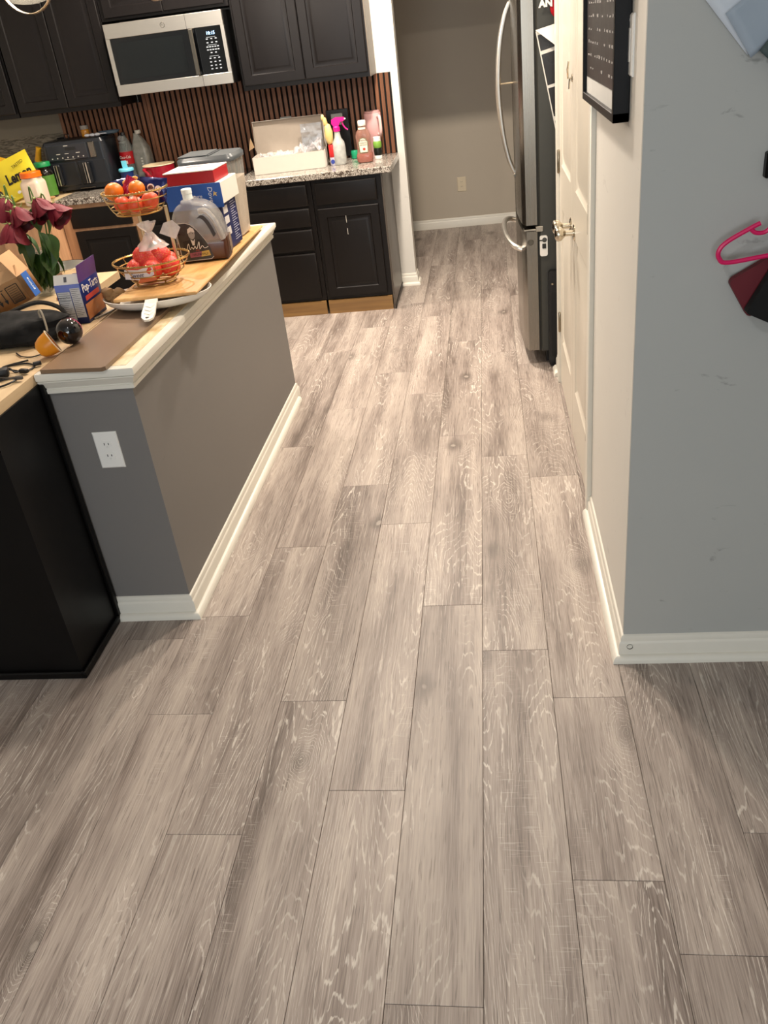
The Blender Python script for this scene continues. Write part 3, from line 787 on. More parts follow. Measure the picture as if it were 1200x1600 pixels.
# outlets on the slats
outlet('wall_outlet', 'grey outlet behind the open white box on the slat wall', (-1.339, WK - 0.021, 1.155), mw=mat('grey_plastic', '8f9290', 0.4))
t = thing('outlet_box', 'black outlet surround with grey cover behind the spray bottle', 'outlet', (-0.985, WK - 0.021, 1.10))
b = MB(); b.box(-0.075, 0.075, -0.014, 0, -0.17, 0.125, 0.002); b.build('surround', BLACKP, t)
b = MB(); b.box(-0.042, 0.036, -0.020, -0.014, 0.030, 0.100, 0.002); b.build('cover', _m['grey_plastic'], t)
# upper cabinets
UF = 5.885
def upper(label, x0, x1, z0, z1, doors, knobs=()):
    t = thing('upper_cabinet', label, 'cabinet', ((x0 + x1) / 2, (UF + WK) / 2, z0)); ox, oy, oz = t.location
    b = MB(); b.box(x0 - ox, x1 - ox, UF + 0.02 - oy, WK - 0.001 - oy, 0, z1 - oz, 0.001); b.build('carcass', ESPU, t)
    for cx, w, h, cz in doors: front('door', cx - ox, cz - oz, w, h, 'door', t, ESPU, UF - oy)
    return t
t = upper('dark two door upper cabinet over the bakery box', -1.520, -0.700, 1.410, 2.17, [(-1.308, 0.396, 0.715, 1.795), (-0.908, 0.396, 0.715, 1.795)])
ox, oy, oz = t.location
b = MB(); b.box(-0.700 - ox, -0.694 - ox, UF + 0.02 - oy, WK - 0.012 - oy, 0, 0.76); b.build('end_panel', mat('upper_end_panel', '6b6257', 0.4), t)
upper('dark two door upper cabinet left of the microwave', -3.06, -2.352, 1.410, 2.17, [(-2.880, 0.345, 0.715, 1.795), (-2.530, 0.345, 0.715, 1.795)])
upper('dark upper cabinet at the far left edge', -3.86, -3.068, 1.410, 2.17, [(-3.66, 0.37, 0.715, 1.795), (-3.265, 0.37, 0.715, 1.795)])
upper('short dark upper cabinet above the microwave', -2.348, -1.524, 1.885, 2.17, [(-2.130, 0.385, 0.262, 2.032), (-1.742, 0.385, 0.262, 2.032)])
# microwave
MY = 5.815
t = thing('microwave', 'stainless over-range microwave with black glass door and lit clock', 'microwave', (-1.936, MY, 1.468))
WM, HM = 0.764, 0.401
b = MB(); b.box(-WM / 2, WM / 2, 0.022, WK - 0.022 - MY, 0.0, HM, 0.003); b.build('case', BLACKP, t)
b = MB(); b.box(-WM / 2, WM / 2, 0.0, 0.021, 0.0, 0.0635, 0.002); b.build('bottom_trim', SS, t)
b = MB(); b.box(-WM / 2, WM / 2 - 0.002, 0.0, 0.021, 0.321, HM, 0.002); b.build('top_trim', SS, t)
for xa, xb in ((-WM / 2, -WM / 2 + 0.026), (WM / 2 - 0.022, WM / 2)):
    b = MB(); b.box(xa, xb, 0.0, 0.021, 0.0635, 0.321); b.build('side_trim', SS, t)
b = MB(); b.box(-WM / 2 + 0.026, 0.195, 0.003, 0.021, 0.0635, 0.321, 0.001); d = b.build('door', BLACKG, t)
b = MB(); b.box(-0.330, 0.110, 0.0022, 0.0032, 0.090, 0.295); b.build('window', mat('dark_door_window', '101314', 0.12), d)
b = MB(); b.box(0.163, 0.190, -0.040, -0.024, 0.066, 0.318, 0.004); b.box(0.168, 0.186, -0.026, 0.003, 0.070, 0.085); b.box(0.168, 0.186, -0.026, 0.003, 0.299, 0.314); b.build('handle', SSD, d)
b = MB(); b.box(0.196, WM / 2 - 0.022, 0.002, 0.021, 0.0635, 0.321, 0.001); pnl = b.build('control_panel', BLACKG, t)
text('clock', '10:15', 0.026, mat('clock_glow', '9fd0ff', 0.5, emit=3.0), pnl, (0.290, 0.0015, 0.285), ext=0.0003)
KEY = mat('key_print', '9aa3ab', 0.6)
b = MB()
for r, (z, n_) in enumerate([(0.255, 3), (0.235, 3), (0.212, 5), (0.196, 5), (0.180, 2), (0.150, 3), (0.130, 3), (0.110, 3), (0.092, 3)]):
    for i in range(n_): cx = 0.290 + (i - (n_ - 1) / 2) * (0.085 / max(n_, 3)) ; b.box(cx - 0.006, cx + 0.006, 0.0012, 0.0021, z - 0.003, z + 0.003)
for z in (0.264, 0.222, 0.161): b.box(0.26, 0.318, 0.0012, 0.0021, z - 0.001, z + 0.001)
b.build('keypad', KEY, pnl)
b = MB(); b.tube([(0.014 * math.cos(2 * PI * k / 20), 0, 0.360 + 0.014 * math.sin(2 * PI * k / 20)) for k in range(20)], 0.0015, 6, closed=True); b.tube(spline([(-0.006, 0, 0.356), (-0.002, 0, 0.367), (0.001, 0, 0.356), (0.006, 0, 0.364)], 3), 0.0009, 5); b.build('badge', SSD, t)
b = MB(); b.box(0.189, 0.191, -0.0004, 0.001, 0.0, 0.0635); b.box(0.147, 0.149, -0.0004, 0.001, 0.321, HM); b.build('seam', INK, t)
def flat(b, pts, y, th=0.0005): b.prism(pts, 0, th, Matrix.Translation((0, y, 0)) @ XZ)
def ell(cx, cz, rx, rz, n=18): return [(cx + rx * math.cos(2 * PI * k / n), cz + rz * math.sin(2 * PI * k / n)) for k in range(n)]
# ------------------------------------------------------------------ things on the peninsula
def board_z(y): return 0.9752 - 0.0005 - (y - 2.70) * 0.0375
t = thing('cutting_board', 'long butcher block board lying across the white pan on the peninsula', 'board', (-1.130, 2.722, 0.9632), rot=(-0.0375, 0, 0.060))
b = MB(); b.box(-0.145, 0.145, 0, 1.31, 0, 0.011, 0.003); b.build('board', BUTCH, t)
t = thing('brown_board', 'smooth brown panel lying on the peninsula in front of the white pan', 'panel', (-1.21, 2.55, 0.9068))
b = MB(); b.prism([(-0.107, -0.338), (0.090, -0.357), (0.099, -0.347), (0.105, 0.33), (-0.092, 0.36)], 0, 0.012); b.build('panel', mat('brown_melamine', '7d6651', 0.30, var=0.12, scale=5), t)
# white oval pan
t = thing('oval_pan', 'white enamel oval pan with a tab handle under the butcher block board', 'pan', (-1.163, 2.836, 0.9240), rot=(-0.0375, 0, 0))
WEN = mat('white_enamel', 'e9e5da', 0.22, var=0.02)
b = MB(); rx, ry = 0.192, 0.160
b.lathe([(0, 0), (0.70, 0), (0.82, 0.004), (0.92, 0.014), (0.97, 0.024), (1.0, 0.0335), (0.985, 0.0340), (0.95, 0.025), (0.90, 0.016), (0.81, 0.0075), (0.70, 0.0035), (0, 0.0035)], 48, (0, 0, 0), 'Z', rx, ry); b.build('pan_body', WEN, t)
b = MB()
out = [(-0.020, 0.02), (-0.021, -0.03), (-0.024, -0.07), (-0.022, -0.105), (-0.012, -0.122), (0.004, -0.124), (0.016, -0.112), (0.021, -0.08), (0.020, -0.03), (0.022, 0.02)]
M = Matrix.Translation((0.030, -0.150, 0.031)) @ Matrix.Rotation(math.radians(12), 4, 'Z') @ Matrix.Rotation(math.radians(14), 4, 'X')
b.prism(out, -0.003, 0.004, M)
h = b.build('handle', WEN, t)
b = MB()
for y in (-0.03, -0.055, -0.08): b.tube([M @ Vector((-0.014, y, 0.0045)), M @ Vector((0.004, y - 0.014, 0.0045)), M @ Vector((0.015, y + 0.004, 0.0045))], 0.0018, 6)
b.build('ridges', WEN, h)
b = MB(); b.lathe([(0, 0.0005), (0.006, 0.0005), (0.006, -0.0005)], 14, tuple(M @ Vector((-0.002, -0.108, 0.0045)))); b.build('hole', INK, h)
t = thing('ginger_root', 'knobbly brown ginger root in the left end of the white pan', 'ginger', (-1.318, 2.815, 0.944))
GIN = mat('ginger_skin', '8a6a45', 0.8, var=0.25, scale=40, bump=0.4)
b = MB(); b.ball((0, 0, 0.018), 0.028, 14, 10, (1.2, 0.9, 0.8), 0.25, 1.6, 1); b.ball((0.022, 0.004, 0.024), 0.022, 12, 8, (1.1, 0.9, 0.9), 0.25, 2, 2); b.ball((-0.010, -0.010, 0.034), 0.018, 12, 8, (1.3, 1, 0.9), 0.25, 2, 3); b.ball((0.012, -0.016, 0.004), 0.018, 12, 8, (0.9, 1, 1.0), 0.25, 2, 5); b.build('root', GIN, t)

# two tier wire fruit stand
SX, SY = -1.200, 2.945; SZ = board_z(SY) + 0.0015
t = thing('fruit_stand', 'gold wire two tier fruit stand on the butcher block board', 'fruit stand', (SX, SY, SZ))
def bowl(nm, z0, z1, r0, r1, mids):
    b = MB(); b.tube(ring(r1, r1 * 0.95, z1), 0.0032, 6, closed=True); b.tube(ring(r0, r0 * 0.95, z0), 0.0032, 6, closed=True)
    o = b.build(nm, GOLD, t)
    b = MB()                                            # rope-like bead round the rim
    for k in range(64):
        a = 2 * PI * k / 64; b.ball((r1 * math.cos(a), r1 * 0.95 * math.sin(a), z1 + 0.002), 0.0032, 6, 4)
    b.build('rope_edge', GOLD, o)
    for f in mids:
        rr = r0 + (r1 - r0) * (f ** 0.7); b = MB(); b.tube(ring(rr, rr * 0.95, z0 + (z1 - z0) * f), 0.0020, 6, closed=True); b.build('wire_ring', GOLD, o)
    for k in range(8):
        a = 2 * PI * (k + 0.5) / 8; ps = []
        for j in range(7):
            f = j / 6; rr = r0 + (r1 - r0) * (f ** 0.7); ps.append((rr * math.cos(a), rr * 0.95 * math.sin(a), z0 + (z1 - z0) * f))
        b = MB(); b.tube(ps, 0.0017, 5); b.build('wire_rib', GOLD, o)
    b = MB()
    for k in range(-2, 3): yy = k * r0 * 0.36; xx = math.sqrt(r0 ** 2 - yy ** 2); b.tube([(-xx, yy, z0), (xx, yy, z0)], 0.0016, 5)
    b.build('wire_base', GOLD, o)
    return o
bowl('lower_bowl', 0.018, 0.083, 0.082, 0.136, (0.35, 0.7))
bowl('upper_bowl', 0.244, 0.315, 0.078, 0.112, (0.3, 0.65))
POST = mat('tan_post', 'b09a76', 0.35, 0.5, var=0.06)
for px_ in (-0.030, 0.074):
    b = MB(); b.tube([(px_, 0.058, 0.018), (px_, 0.058, 0.246)], 0.0062, 10); b.build('post', POST, t)
b = MB(); b.tube(ring(0.070, 0.066, 0.003), 0.003, 6, closed=True)
for k in range(4): a = PI / 4 + k * PI / 2; b.tube([(0.070 * math.cos(a), 0.066 * math.sin(a), 0.003), (0.078 * math.cos(a), 0.074 * math.sin(a), 0.018)], 0.0025, 6)
b.build('foot_ring', GOLD, t)
ORG = mat('orange_peel', 'e07818', 0.42, var=0.08, scale=120, bump=0.35, sub=0.1)
NETO = mat('netted_clementine', 'd8502a', 0.45, var=0.3, scale=90, bump=0.5)
STM = mat('fruit_navel', '6a5a2a', 0.7)
def orange(name, label, cat, x, y, z, r, m, group):
    t = thing(name, label, cat, (SX + x, SY + y, SZ + z), 0, group, (random.uniform(-.4, .4), random.uniform(-.4, .4), random.uniform(0, 6)))
    b = MB(); b.ball((0, 0, 0), r, 20, 14, (1, 1, 0.93), 0.03, 1.2, x * 30); b.build('peel', m, t)
    b = MB(); b.lathe([(0, 0.001), (0.0028, 0.0005), (0.004, -0.001)], 7, (0, 0, r * 0.925)); b.build('navel', STM, t)
orange('orange', 'smooth orange at the left of the upper wire bowl', 'orange', -0.068, -0.012, 0.317, 0.0325, ORG, 'fruit in the upper bowl')
orange('orange', 'smooth orange behind the netted clementines in the upper wire bowl', 'orange', 0.008, 0.004, 0.318, 0.0285, ORG, 'fruit in the upper bowl')
orange('clementine', 'red netted clementine leftmost at the front of the upper wire bowl', 'clementine', -0.034, -0.050, 0.280, 0.0285, NETO, 'fruit in the upper bowl')
orange('clementine', 'red netted clementine in the middle of the upper wire bowl front', 'clementine', 0.016, -0.060, 0.277, 0.0275, NETO, 'fruit in the upper bowl')
orange('clementine', 'red netted clementine rightmost at the front of the upper wire bowl', 'clementine', 0.062, -0.036, 0.282, 0.0295, NETO, 'fruit in the upper bowl')
orange('clementine', 'small clementine underneath at the bottom of the upper wire bowl', 'clementine', 0.004, -0.014, 0.270, 0.024, NETO, 'fruit in the upper bowl')
NAVY = mat('navy_foil', '141c58', 0.22, 0.25, var=0.2, scale=60, bump=0.6)
def snack(label, x, y, z, w, h, rot, m, fill, seed):
    t = thing('snack_bag', label, 'snack bag', (SX + x, SY + y, SZ + z), 0, 'snack bags in the upper bowl', rot)
    b = MB(); n, mm = 14, 12; F, K = [], []
    for j in range(mm + 1):
        fr, bk = [], []
        for i in range(n + 1):
            u, v = i / n * 2 - 1, j / mm * 2 - 1
            th = fill * max(0, (1 - abs(u) ** 3)) * max(0, (1 - abs(v) ** 3)) + 0.0004
            wv = 0.004 * noise.noise(Vector((u * 3 + seed, v * 3, seed)))
            fr.append(b.bm.verts.new((u * w / 2, -th + wv, v * h / 2))); bk.append(b.bm.verts.new((u * w / 2, th + wv, v * h / 2)))
        F.append(fr); K.append(bk)
    for G in (F, K):
        for j in range(mm):
            for i in range(n): b._f([G[j][i], G[j][i + 1], G[j + 1][i + 1], G[j + 1][i]])
    for i in range(n): b._f([F[0][i], F[0][i + 1], K[0][i + 1], K[0][i]]); b._f([F[mm][i], F[mm][i + 1], K[mm][i + 1], K[mm][i]])
    for j in range(mm): b._f([F[j][0], F[j + 1][0], K[j + 1][0], K[j][0]]); b._f([F[j][n], F[j + 1][n], K[j + 1][n], K[j][n]])
    b.build('bag', m, t); return t
s1 = snack('blue foil snack bag at the right behind the fruit in the upper bowl', 0.050, 0.044, 0.304, 0.108, 0.080, (-0.3, 0.10, -0.2), NAVY, 0.012, 1)
b = MB(); flat(b, ell(-0.002, 0.006, 0.014, 0.012), -0.0125); flat(b, ell(0.026, 0.002, 0.012, 0.011), -0.0120); o = b.build('print', WINK, s1)
b = MB(); flat(b, ell(-0.002, 0.006, 0.009, 0.0075), -0.0130); b.build('print_brown', mat('cookie_print', '6a4a34', 0.5), o)
s2 = snack('blue and yellow foil snack bag at the left behind the orange', -0.045, 0.048, 0.326, 0.10, 0.05, (-0.4, -0.1, 0.2), NAVY, 0.010, 5)
b = MB(); b.ball((0.01, -0.0085, 0.006), 0.014, 12, 6, (1.5, 0.25, 0.8)); b.ball((0.036, -0.006, 0.014), 0.010, 12, 6, (1.2, 0.25, 0.8)); b.build('print', mat('chip_print', 'd9a24a', 0.4, var=0.2), s2)
snack('magenta foil wrapper between the two oranges in the upper bowl', -0.026, 0.012, 0.324, 0.032, 0.075, (-0.1, 0.6, 0.1), mat('magenta_foil', 'a3143c', 0.3, 0.1, var=0.15), 0.006, 9)
# netted fruit bag in the lower bowl
t = thing('fruit_bag', 'red net bag of mandarins with clear plastic neck in the lower bowl', 'fruit bag', (SX + 0.008, SY - 0.006, SZ + 0.022))
NET = bpy.data.materials.new('red_net'); nt = NT(NET)
vz = nt.n('TexVoronoi'); vz.feature = 'DISTANCE_TO_EDGE'; vz.inputs['Scale'].default_value = 110
nt.l(nt.coord((1, 1, 1)), vz.inputs['Vector']); nn = nt.noise(nt.coord(), 18, 3)
nt.l(nt.mix(nt.sstep(vz.outputs['Distance'], 0.10, 0.22), lin('d8322c'), nt.mix(nn, lin('c83a22'), lin('e06a3a'))), nt.b.inputs['Base Color']); nt.b.inputs['Roughness'].default_value = 0.45; nt.bump(vz.outputs['Distance'], 0.5, 0.004)
b = MB()
for i, (x, y, z, r) in enumerate([(-0.055, -0.030, 0.036, 0.037), (0.010, -0.048, 0.034, 0.036), (0.065, -0.018, 0.036, 0.036), (-0.030, 0.030, 0.045, 0.036), (0.040, 0.030, 0.044, 0.036), (-0.030, -0.008, 0.075, 0.036), (0.036, -0.006, 0.072, 0.036)]):
    b.ball((x, y, z), r, 18, 12, (1, 1, 0.95), 0.08, 2.2, i)
b.ball((0, 0, 0.05), 0.062, 20, 12, (1.25, 0.9, 0.72), 0.12, 2.5, 4)
b.build('net', NET, t)
CLEAR = film('clear_bag_plastic', 'e9e2da', 0.55, 0.14)
b = MB(); prof = []
b.lathe([(0.058, 0.098), (0.046, 0.112), (0.032, 0.124), (0.017, 0.142), (0.013, 0.152), (0.026, 0.170), (0.033, 0.182)], 28, (0.004, 0.012, 0))
for v in b.bm.verts:
    q = v.co.copy(); d = noise.noise(q * 45) * 0.012; v.co += Vector((d, noise.noise(q * 45 + Vector((9, 0, 0))) * 0.012, d * 0.6))
b.build('plastic_neck', CLEAR, t)
b = MB(); b.prism([(-0.03, 0), (0.03, 0.004), (0.034, 0.05), (0.0, 0.062), (-0.026, 0.04)], 0, 0.0006, Matrix.Translation((0.062, 0.03, 0.125)) @ Matrix.Rotation(0.5, 4, 'Y') @ XZ); b.build('loose_film', CLEAR, t)
b = MB(); b.prism([(-0.085, 0.008), (-0.02, 0.000), (0.022, 0.016), (0.018, 0.048), (-0.036, 0.036), (-0.085, 0.040)], 0, 0.0012, Matrix.Translation((0.004, -0.086, 0.008)) @ Matrix.Rotation(-0.20, 4, 'X') @ XZ); lb = b.build('paper_label', mat('pale_label', 'd9cfcc', 0.5, var=0.05), t)
text('label_text', 'Sweet', 0.020, mat('label_navy', '3a3a58', 0.6), lb, (-0.035, -0.0925, 0.028), (PI / 2 - 0.2, 0, 0), shear=0.3)
b = MB(); b.prism([(-0.04, 0), (0.03, 0.006), (0.03, 0.022), (-0.03, 0.016)], 0, 0.001, Matrix.Translation((0.004, -0.091, 0.000)) @ Matrix.Rotation(-0.2, 4, 'X') @ XZ); b.build('orange_label', mat('label_orange', 'c0602a', 0.5), t)

# iced tea jug
JX, JY = -1.112, 3.300; JZ = board_z(JY) + 0.001
t = thing('iced_tea_jug', 'plastic jug of brown iced tea with dark portrait label on the board', 'jug', (JX, JY, JZ), 0.10); t.scale = (0.95, 1, 0.99)
JPL = film('milky_jug_plastic', 'cbc8c2', 0.33, 0.15, 0.05)
b = MB()
n = 26
outl = [(-0.098, 0.004), (-0.104, 0.02), (-0.104, 0.155), (-0.098, 0.185), (-0.080, 0.212), (-0.055, 0.226), (-0.050, 0.236), (-0.010, 0.236), (-0.006, 0.228), (0.030, 0.220), (0.062, 0.200), (0.082, 0.170), (0.094, 0.130), (0.104, 0.085), (0.104, 0.02), (0.098, 0.004)]
def slab(b, outl, d, r):
    """rounded slab: outline in XZ, depth d, front and back edges rounded by r"""
    c = Vector((sum(p[0] for p in outl) / len(outl), sum(p[1] for p in outl) / len(outl)))
    hx_ = max(abs(p[0] - c.x) for p in outl); hz_ = max(abs(p[1] - c.y) for p in outl)
    rings = []
    for k in range(9):
        a = -PI / 2 + PI * k / 8
        off = r * (1 - math.cos(a)); y = (d / 2 - r) * (1 if a > 0 else -1) + r * math.sin(a)
        if k == 4:
            continue
        rg = []
        for p in outl:
            v = Vector(p) - c; v = Vector((v.x * (hx_ - off) / hx_, v.y * (hz_ - off) / hz_)); rg.append(b.bm.verts.new((c.x + v.x, y, c.y + v.y)))
        rings.append(rg)
    m = len(outl)
    for A, B in zip(rings, rings[1:]):
        for k in range(m): b._f([A[k], A[(k + 1) % m], B[(k + 1) % m], B[k]])
    b._f(rings[0][::-1]); b._f(rings[-1])
sm_out = [(p.x, p.z) for p in spline([(x, 0, z) for x, z in outl], 3)]
slab(b, sm_out, 0.118, 0.026)
b.build('jug_body', JPL, t)
b = MB(); tea = [(-0.0985, 0.0035), (-0.1046, 0.02), (-0.1046, 0.086), (0.1046, 0.086), (0.1046, 0.02), (0.0985, 0.0035)]
slab(b, tea, 0.1192, 0.018); b.build('tea', mat('brown_tea', '4f2c19', 0.2, var=0.08), t)
b = MB(); b.lathe([(0.0195, 0.232), (0.0195, 0.252), (0.021, 0.253), (0.021, 0.268), (0.019, 0.2705), (0, 0.271)], 24, (-0.030, 0, 0)); b.build('cap', mat('pale_cap', 'dfe6e0', 0.35), t)
b = MB(); hp = spline([(0.018, 0, 0.178), (0.032, 0, 0.180), (0.048, 0, 0.165), (0.062, 0, 0.135), (0.072, 0, 0.105)], 5)
b.prism([(p.x - 0.005, p.z - 0.003) for p in hp] + [(p.x - 0.017, p.z - 0.012) for p in hp[::-1]], 0, 0.002, Matrix.Translation((0, -0.0588, 0)) @ XZ); b.build('handle_hole', mat('jug_shadow_plastic', '2c2a2a', 0.5), t)
b = MB(); b.tube(spline([(0.014, -0.050, 0.190), (0.040, -0.052, 0.190), (0.066, -0.052, 0.160), (0.082, -0.052, 0.115), (0.090, -0.05, 0.080)], 6), 0.012, 10); b.build('handle', film('jug_handle_plastic', 'c4c0b9', 0.5, 0.15, 0.05), t)
lab = [(-0.088, 0.020), (-0.082, 0.014), (0.030, 0.014), (0.040, 0.022), (0.034, 0.050), (0.018, 0.085), (-0.006, 0.122), (-0.030, 0.146), (-0.050, 0.154), (-0.086, 0.154), (-0.090, 0.148)]
b = MB(); b.prism([(x * 1.03 - 0.0005, z + 0.003 * (1 if z > .08 else -1)) for x, z in lab], 0, 0.0008, Matrix.Translation((0, -0.0592, 0)) @ XZ); b.build('label_border', mat('label_border', 'b9b4aa', 0.4), t)
b = MB(); b.prism(lab, 0, 0.0008, Matrix.Translation((0, -0.0600, 0)) @ XZ); lb = b.build('label', mat('photo_label', '2d2c2b', 0.4, var=0.7, scale=70), t)
G1, G2, G3 = mat('label_grey', '8d8a86', 0.5, var=0.15), mat('label_pale', 'c9c5bf', 0.5), mat('label_dark', '171616', 0.5)
YL = -0.0609
b = MB(); flat(b, ell(-0.032, 0.112, 0.0135, 0.019), YL); b.build('portrait_face', G1, lb)
b = MB(); flat(b, [(-0.047, 0.116), (-0.044, 0.132), (-0.032, 0.139), (-0.020, 0.132), (-0.017, 0.118), (-0.032, 0.123)], YL - 0.0004); flat(b, [(-0.040, 0.094), (-0.030, 0.086), (-0.022, 0.094), (-0.028, 0.070), (-0.036, 0.070)], YL - 0.0004); b.build('portrait_hat', G2, lb)
b = MB(); flat(b, [(-0.072, 0.088), (-0.042, 0.092), (-0.034, 0.070), (-0.010, 0.092), (0.006, 0.086), (0.012, 0.058), (-0.074, 0.058)], YL + 0.0002); b.build('portrait_coat', G3, lb)
for ex in (-0.037, -0.027):
    b = MB(); flat(b, ell(ex, 0.115, 0.002, 0.0013, 8), YL - 0.0004); b.build('portrait_eye', G3, lb)
b = MB(); b.tube([(x, YL - 0.0006, z) for x, z in [(p.x, p.z) for p in spline([(-0.062, 0, 0.056), (-0.052, 0, 0.078), (-0.050, 0, 0.055), (-0.042, 0, 0.064), (-0.036, 0, 0.056), (-0.028, 0, 0.066), (-0.022, 0, 0.056), (-0.008, 0, 0.082), (-0.010, 0, 0.054), (0.002, 0, 0.066), (0.010, 0, 0.056), (0.026, 0, 0.060)], 4)]], 0.0011, 5); b.build('signature', WINK, lb)
b = MB(); flat(b, [(-0.055, 0.024), (0.030, 0.026), (0.026, 0.046), (-0.055, 0.042)], YL); b.build('flavour_band', mat('flavour_rose', '8a4a5c', 0.5, var=0.3, scale=40), lb)
b = MB(); flat(b, [(-0.010, 0.0245), (0.030, 0.026), (0.026, 0.046), (-0.004, 0.0445)], YL - 0.0003); b.build('flavour_gold', mat('flavour_gold', 'b79a4a', 0.5, var=0.2), lb)
text('flavour_text', 'HALF&HALF', 0.0125, INK, lb, (-0.012, YL - 0.0008, 0.034))
text('small_text', 'LITE', 0.008, mat('red_print', 'b0342a', 0.5), lb, (-0.020, YL - 0.0008, 0.0495))

# boxes behind the jug
t = thing('navy_box', 'navy carton with white printed side standing behind the iced tea jug', 'box', (-1.160, 3.545, board_z(3.54) + 0.0048), -0.03)
NB = mat('navy_carton', '1d2350', 0.5, var=0.08)
b = MB(); b.box(-0.102, 0.102, -0.095, 0.098, 0, 0.182, 0.002); b.build('carton', NB, t)
b = MB()
for r in range(17): b.box(0.1022, 0.1028, 0.010, 0.085 - (r * 7 % 5) * 0.009, 0.020 + r * 0.0092, 0.0222 + r * 0.0092)
b.build('side_print', mat('carton_print', 'a8a8bb', 0.6), t)
b = MB()
for z0, z1 in ((0.055, 0.085), (0.10, 0.128), (0.14, 0.168)): b.box(0.1022, 0.1031, -0.085, -0.030, z0, z1)
b.build('white_panel', mat('carton_white', 'c9c5c4', 0.55), t)
t = thing('soap_box', 'blue fronted white soap carton lying on the navy carton', 'box', (-1.160, 3.555, board_z(3.54) + 0.1875), -0.03)
b = MB(); b.box(-0.116, 0.116, -0.112, 0.112, 0, 0.082, 0.002); b.build('carton', mat('soap_white', 'dad6cc', 0.5, var=0.03), t)
b = MB(); b.box(-0.1165, 0.1165, -0.1138, -0.1118, -0.012, 0.0822, 0.0005); fr = b.build('blue_front', mat('soap_blue', '1f4f9c', 0.45, var=0.06), t)
text('logo', 'Dove', 0.027, mat('silver_print', 'c9ced6', 0.4), fr, (0.070, -0.1146, 0.040), (PI / 2, PI / 2, 0), shear=0.15)
b = MB(); flat(b, [(0.086, 0.052), (0.090, 0.046), (0.098, 0.046), (0.093, 0.040), (0.095, 0.032), (0.087, 0.037), (0.080, 0.033), (0.082, 0.041)], -0.1140); b.build('gold_bird', mat('gold_print', 'c8a868', 0.4), fr)
text('print', 'nature', 0.020, mat('silver_print', 'c9ced6', 0.4), fr, (0.008, -0.1146, 0.036))
t = thing('red_box', 'flat red box with white lid lying on the blue soap carton', 'box', (-1.168, 3.540, board_z(3.54) + 0.2705), -0.03)
b = MB(); b.box(-0.104, 0.104, -0.094, 0.094, 0, 0.044, 0.0015); b.build('box_body', mat('red_carton', 'a5151d', 0.4, var=0.08), t)
b = MB(); b.box(-0.105, 0.105, -0.095, 0.095, 0.0442, 0.0485, 0.001); lid = b.build('lid', mat('white_lid_carton', 'ded5cc', 0.45), t)
b = MB(); b.prism(ell(-0.02, 0.045, 0.038, 0.022), 0.0487, 0.0493); b.build('red_seal', mat('rose_print', 'c46a70', 0.5), lid)
b = MB()
for r in range(4): b.box(-0.07, 0.06 - r * 0.02, -0.06 + r * 0.018, -0.055 + r * 0.018, 0.0487, 0.0492)
b.box(0.052, 0.09, -0.055, -0.045, 0.0487, 0.0493); b.build('lid_print', mat('lid_print', 'b59a94', 0.6), lid)
# cereal container
t = thing('cereal_container', 'tall clear container with grey flip lid half full of flour', 'container', (-1.185, 3.835, board_z(3.80) + 0.0065))
def taper(b, w0, d0, w1, d1, z0, z1, r, n=6):
    A = [b.bm.verts.new((x, y, z0)) for x, y in rrect(w0, d0, r)]; B = [b.bm.verts.new((x, y, z1)) for x, y in rrect(w1, d1, r)]
    m = len(A)
    for k in range(m): b._f([A[k], A[(k + 1) % m], B[(k + 1) % m], B[k]])
    b._f(A[::-1]); b._f(B)
b = MB(); taper(b, 0.200, 0.185, 0.238, 0.215, 0, 0.315, 0.03); b.build('clear_body', film('clear_container', 'b9bdb9', 0.40, 0.12), t)
b = MB(); taper(b, 0.200, 0.180, 0.228, 0.202, 0.003, 0.235, 0.028); b.build('flour', mat('beige_flour', 'cdb69c', 0.8, var=0.05), t)
b = MB(); taper(b, 0.248, 0.226, 0.250, 0.228, 0.312, 0.330, 0.034); taper(b, 0.250, 0.228, 0.236, 0.212, 0.330, 0.340, 0.034); lid = b.build('lid', mat('slate_lid', '42474a', 0.3, var=0.05), t)
b = MB(); b.box(-0.118, 0.010, -0.095, 0.095, 0.3405, 0.346, 0.003); b.box(0.016, 0.022, -0.10, 0.10, 0.3405, 0.344, 0.001); b.build('flip_flap', mat('slate_lid', '42474a', 0.3), lid)

# toaster pastry carton
t = thing('pastry_box', 'open blue pastry carton with white nutrition panel on the plywood', 'box', (-1.418, 2.782, PZ + 0.001), 0.03)
PB = mat('pastry_blue', '2a3f94', 0.45, var=0.06)
b = MB()
for x0, x1, y0, y1 in ((-0.044, 0.044, -0.082, -0.0805), (-0.044, 0.044, 0.0805, 0.082), (-0.044, -0.0425, -0.082, 0.082), (0.0425, 0.044, -0.082, 0.082)): b.box(x0, x1, y0, y1, 0, 0.135)
b.box(-0.044, 0.044, -0.082, 0.082, 0, 0.0015); b.build('carton', PB, t)
b = MB(); b.box(-0.044, 0.044, -0.0828, -0.0818, 0.112, 0.135); b.build('violet_band', mat('pastry_violet', '6f7ec4', 0.5), t)
b = MB(); b.box(-0.040, 0.004, -0.0832, -0.0822, 0.013, 0.111); b.box(0.007, 0.041, -0.0832, -0.0822, 0.022, 0.122); pn = b.build('nutrition_panel', mat('panel_paper', 'c4c3c2', 0.55), t)
b = MB()
for z in (0.098, 0.082, 0.035): b.box(-0.039, 0.003, -0.0836, -0.0831, z, z + 0.0016)
for r in range(14): z = 0.105 - r * 0.0065; b.box(-0.038, -0.002 - (r * 5 % 4) * 0.004, -0.0835, -0.0831, z, z + 0.0012)
for r in range(15): z = 0.117 - r * 0.0062; b.box(0.009, 0.039 - (r * 7 % 5) * 0.003, -0.0835, -0.0831, z, z + 0.0012)
b.build('small_print', mat('grey_print', '55555a', 0.6), pn)
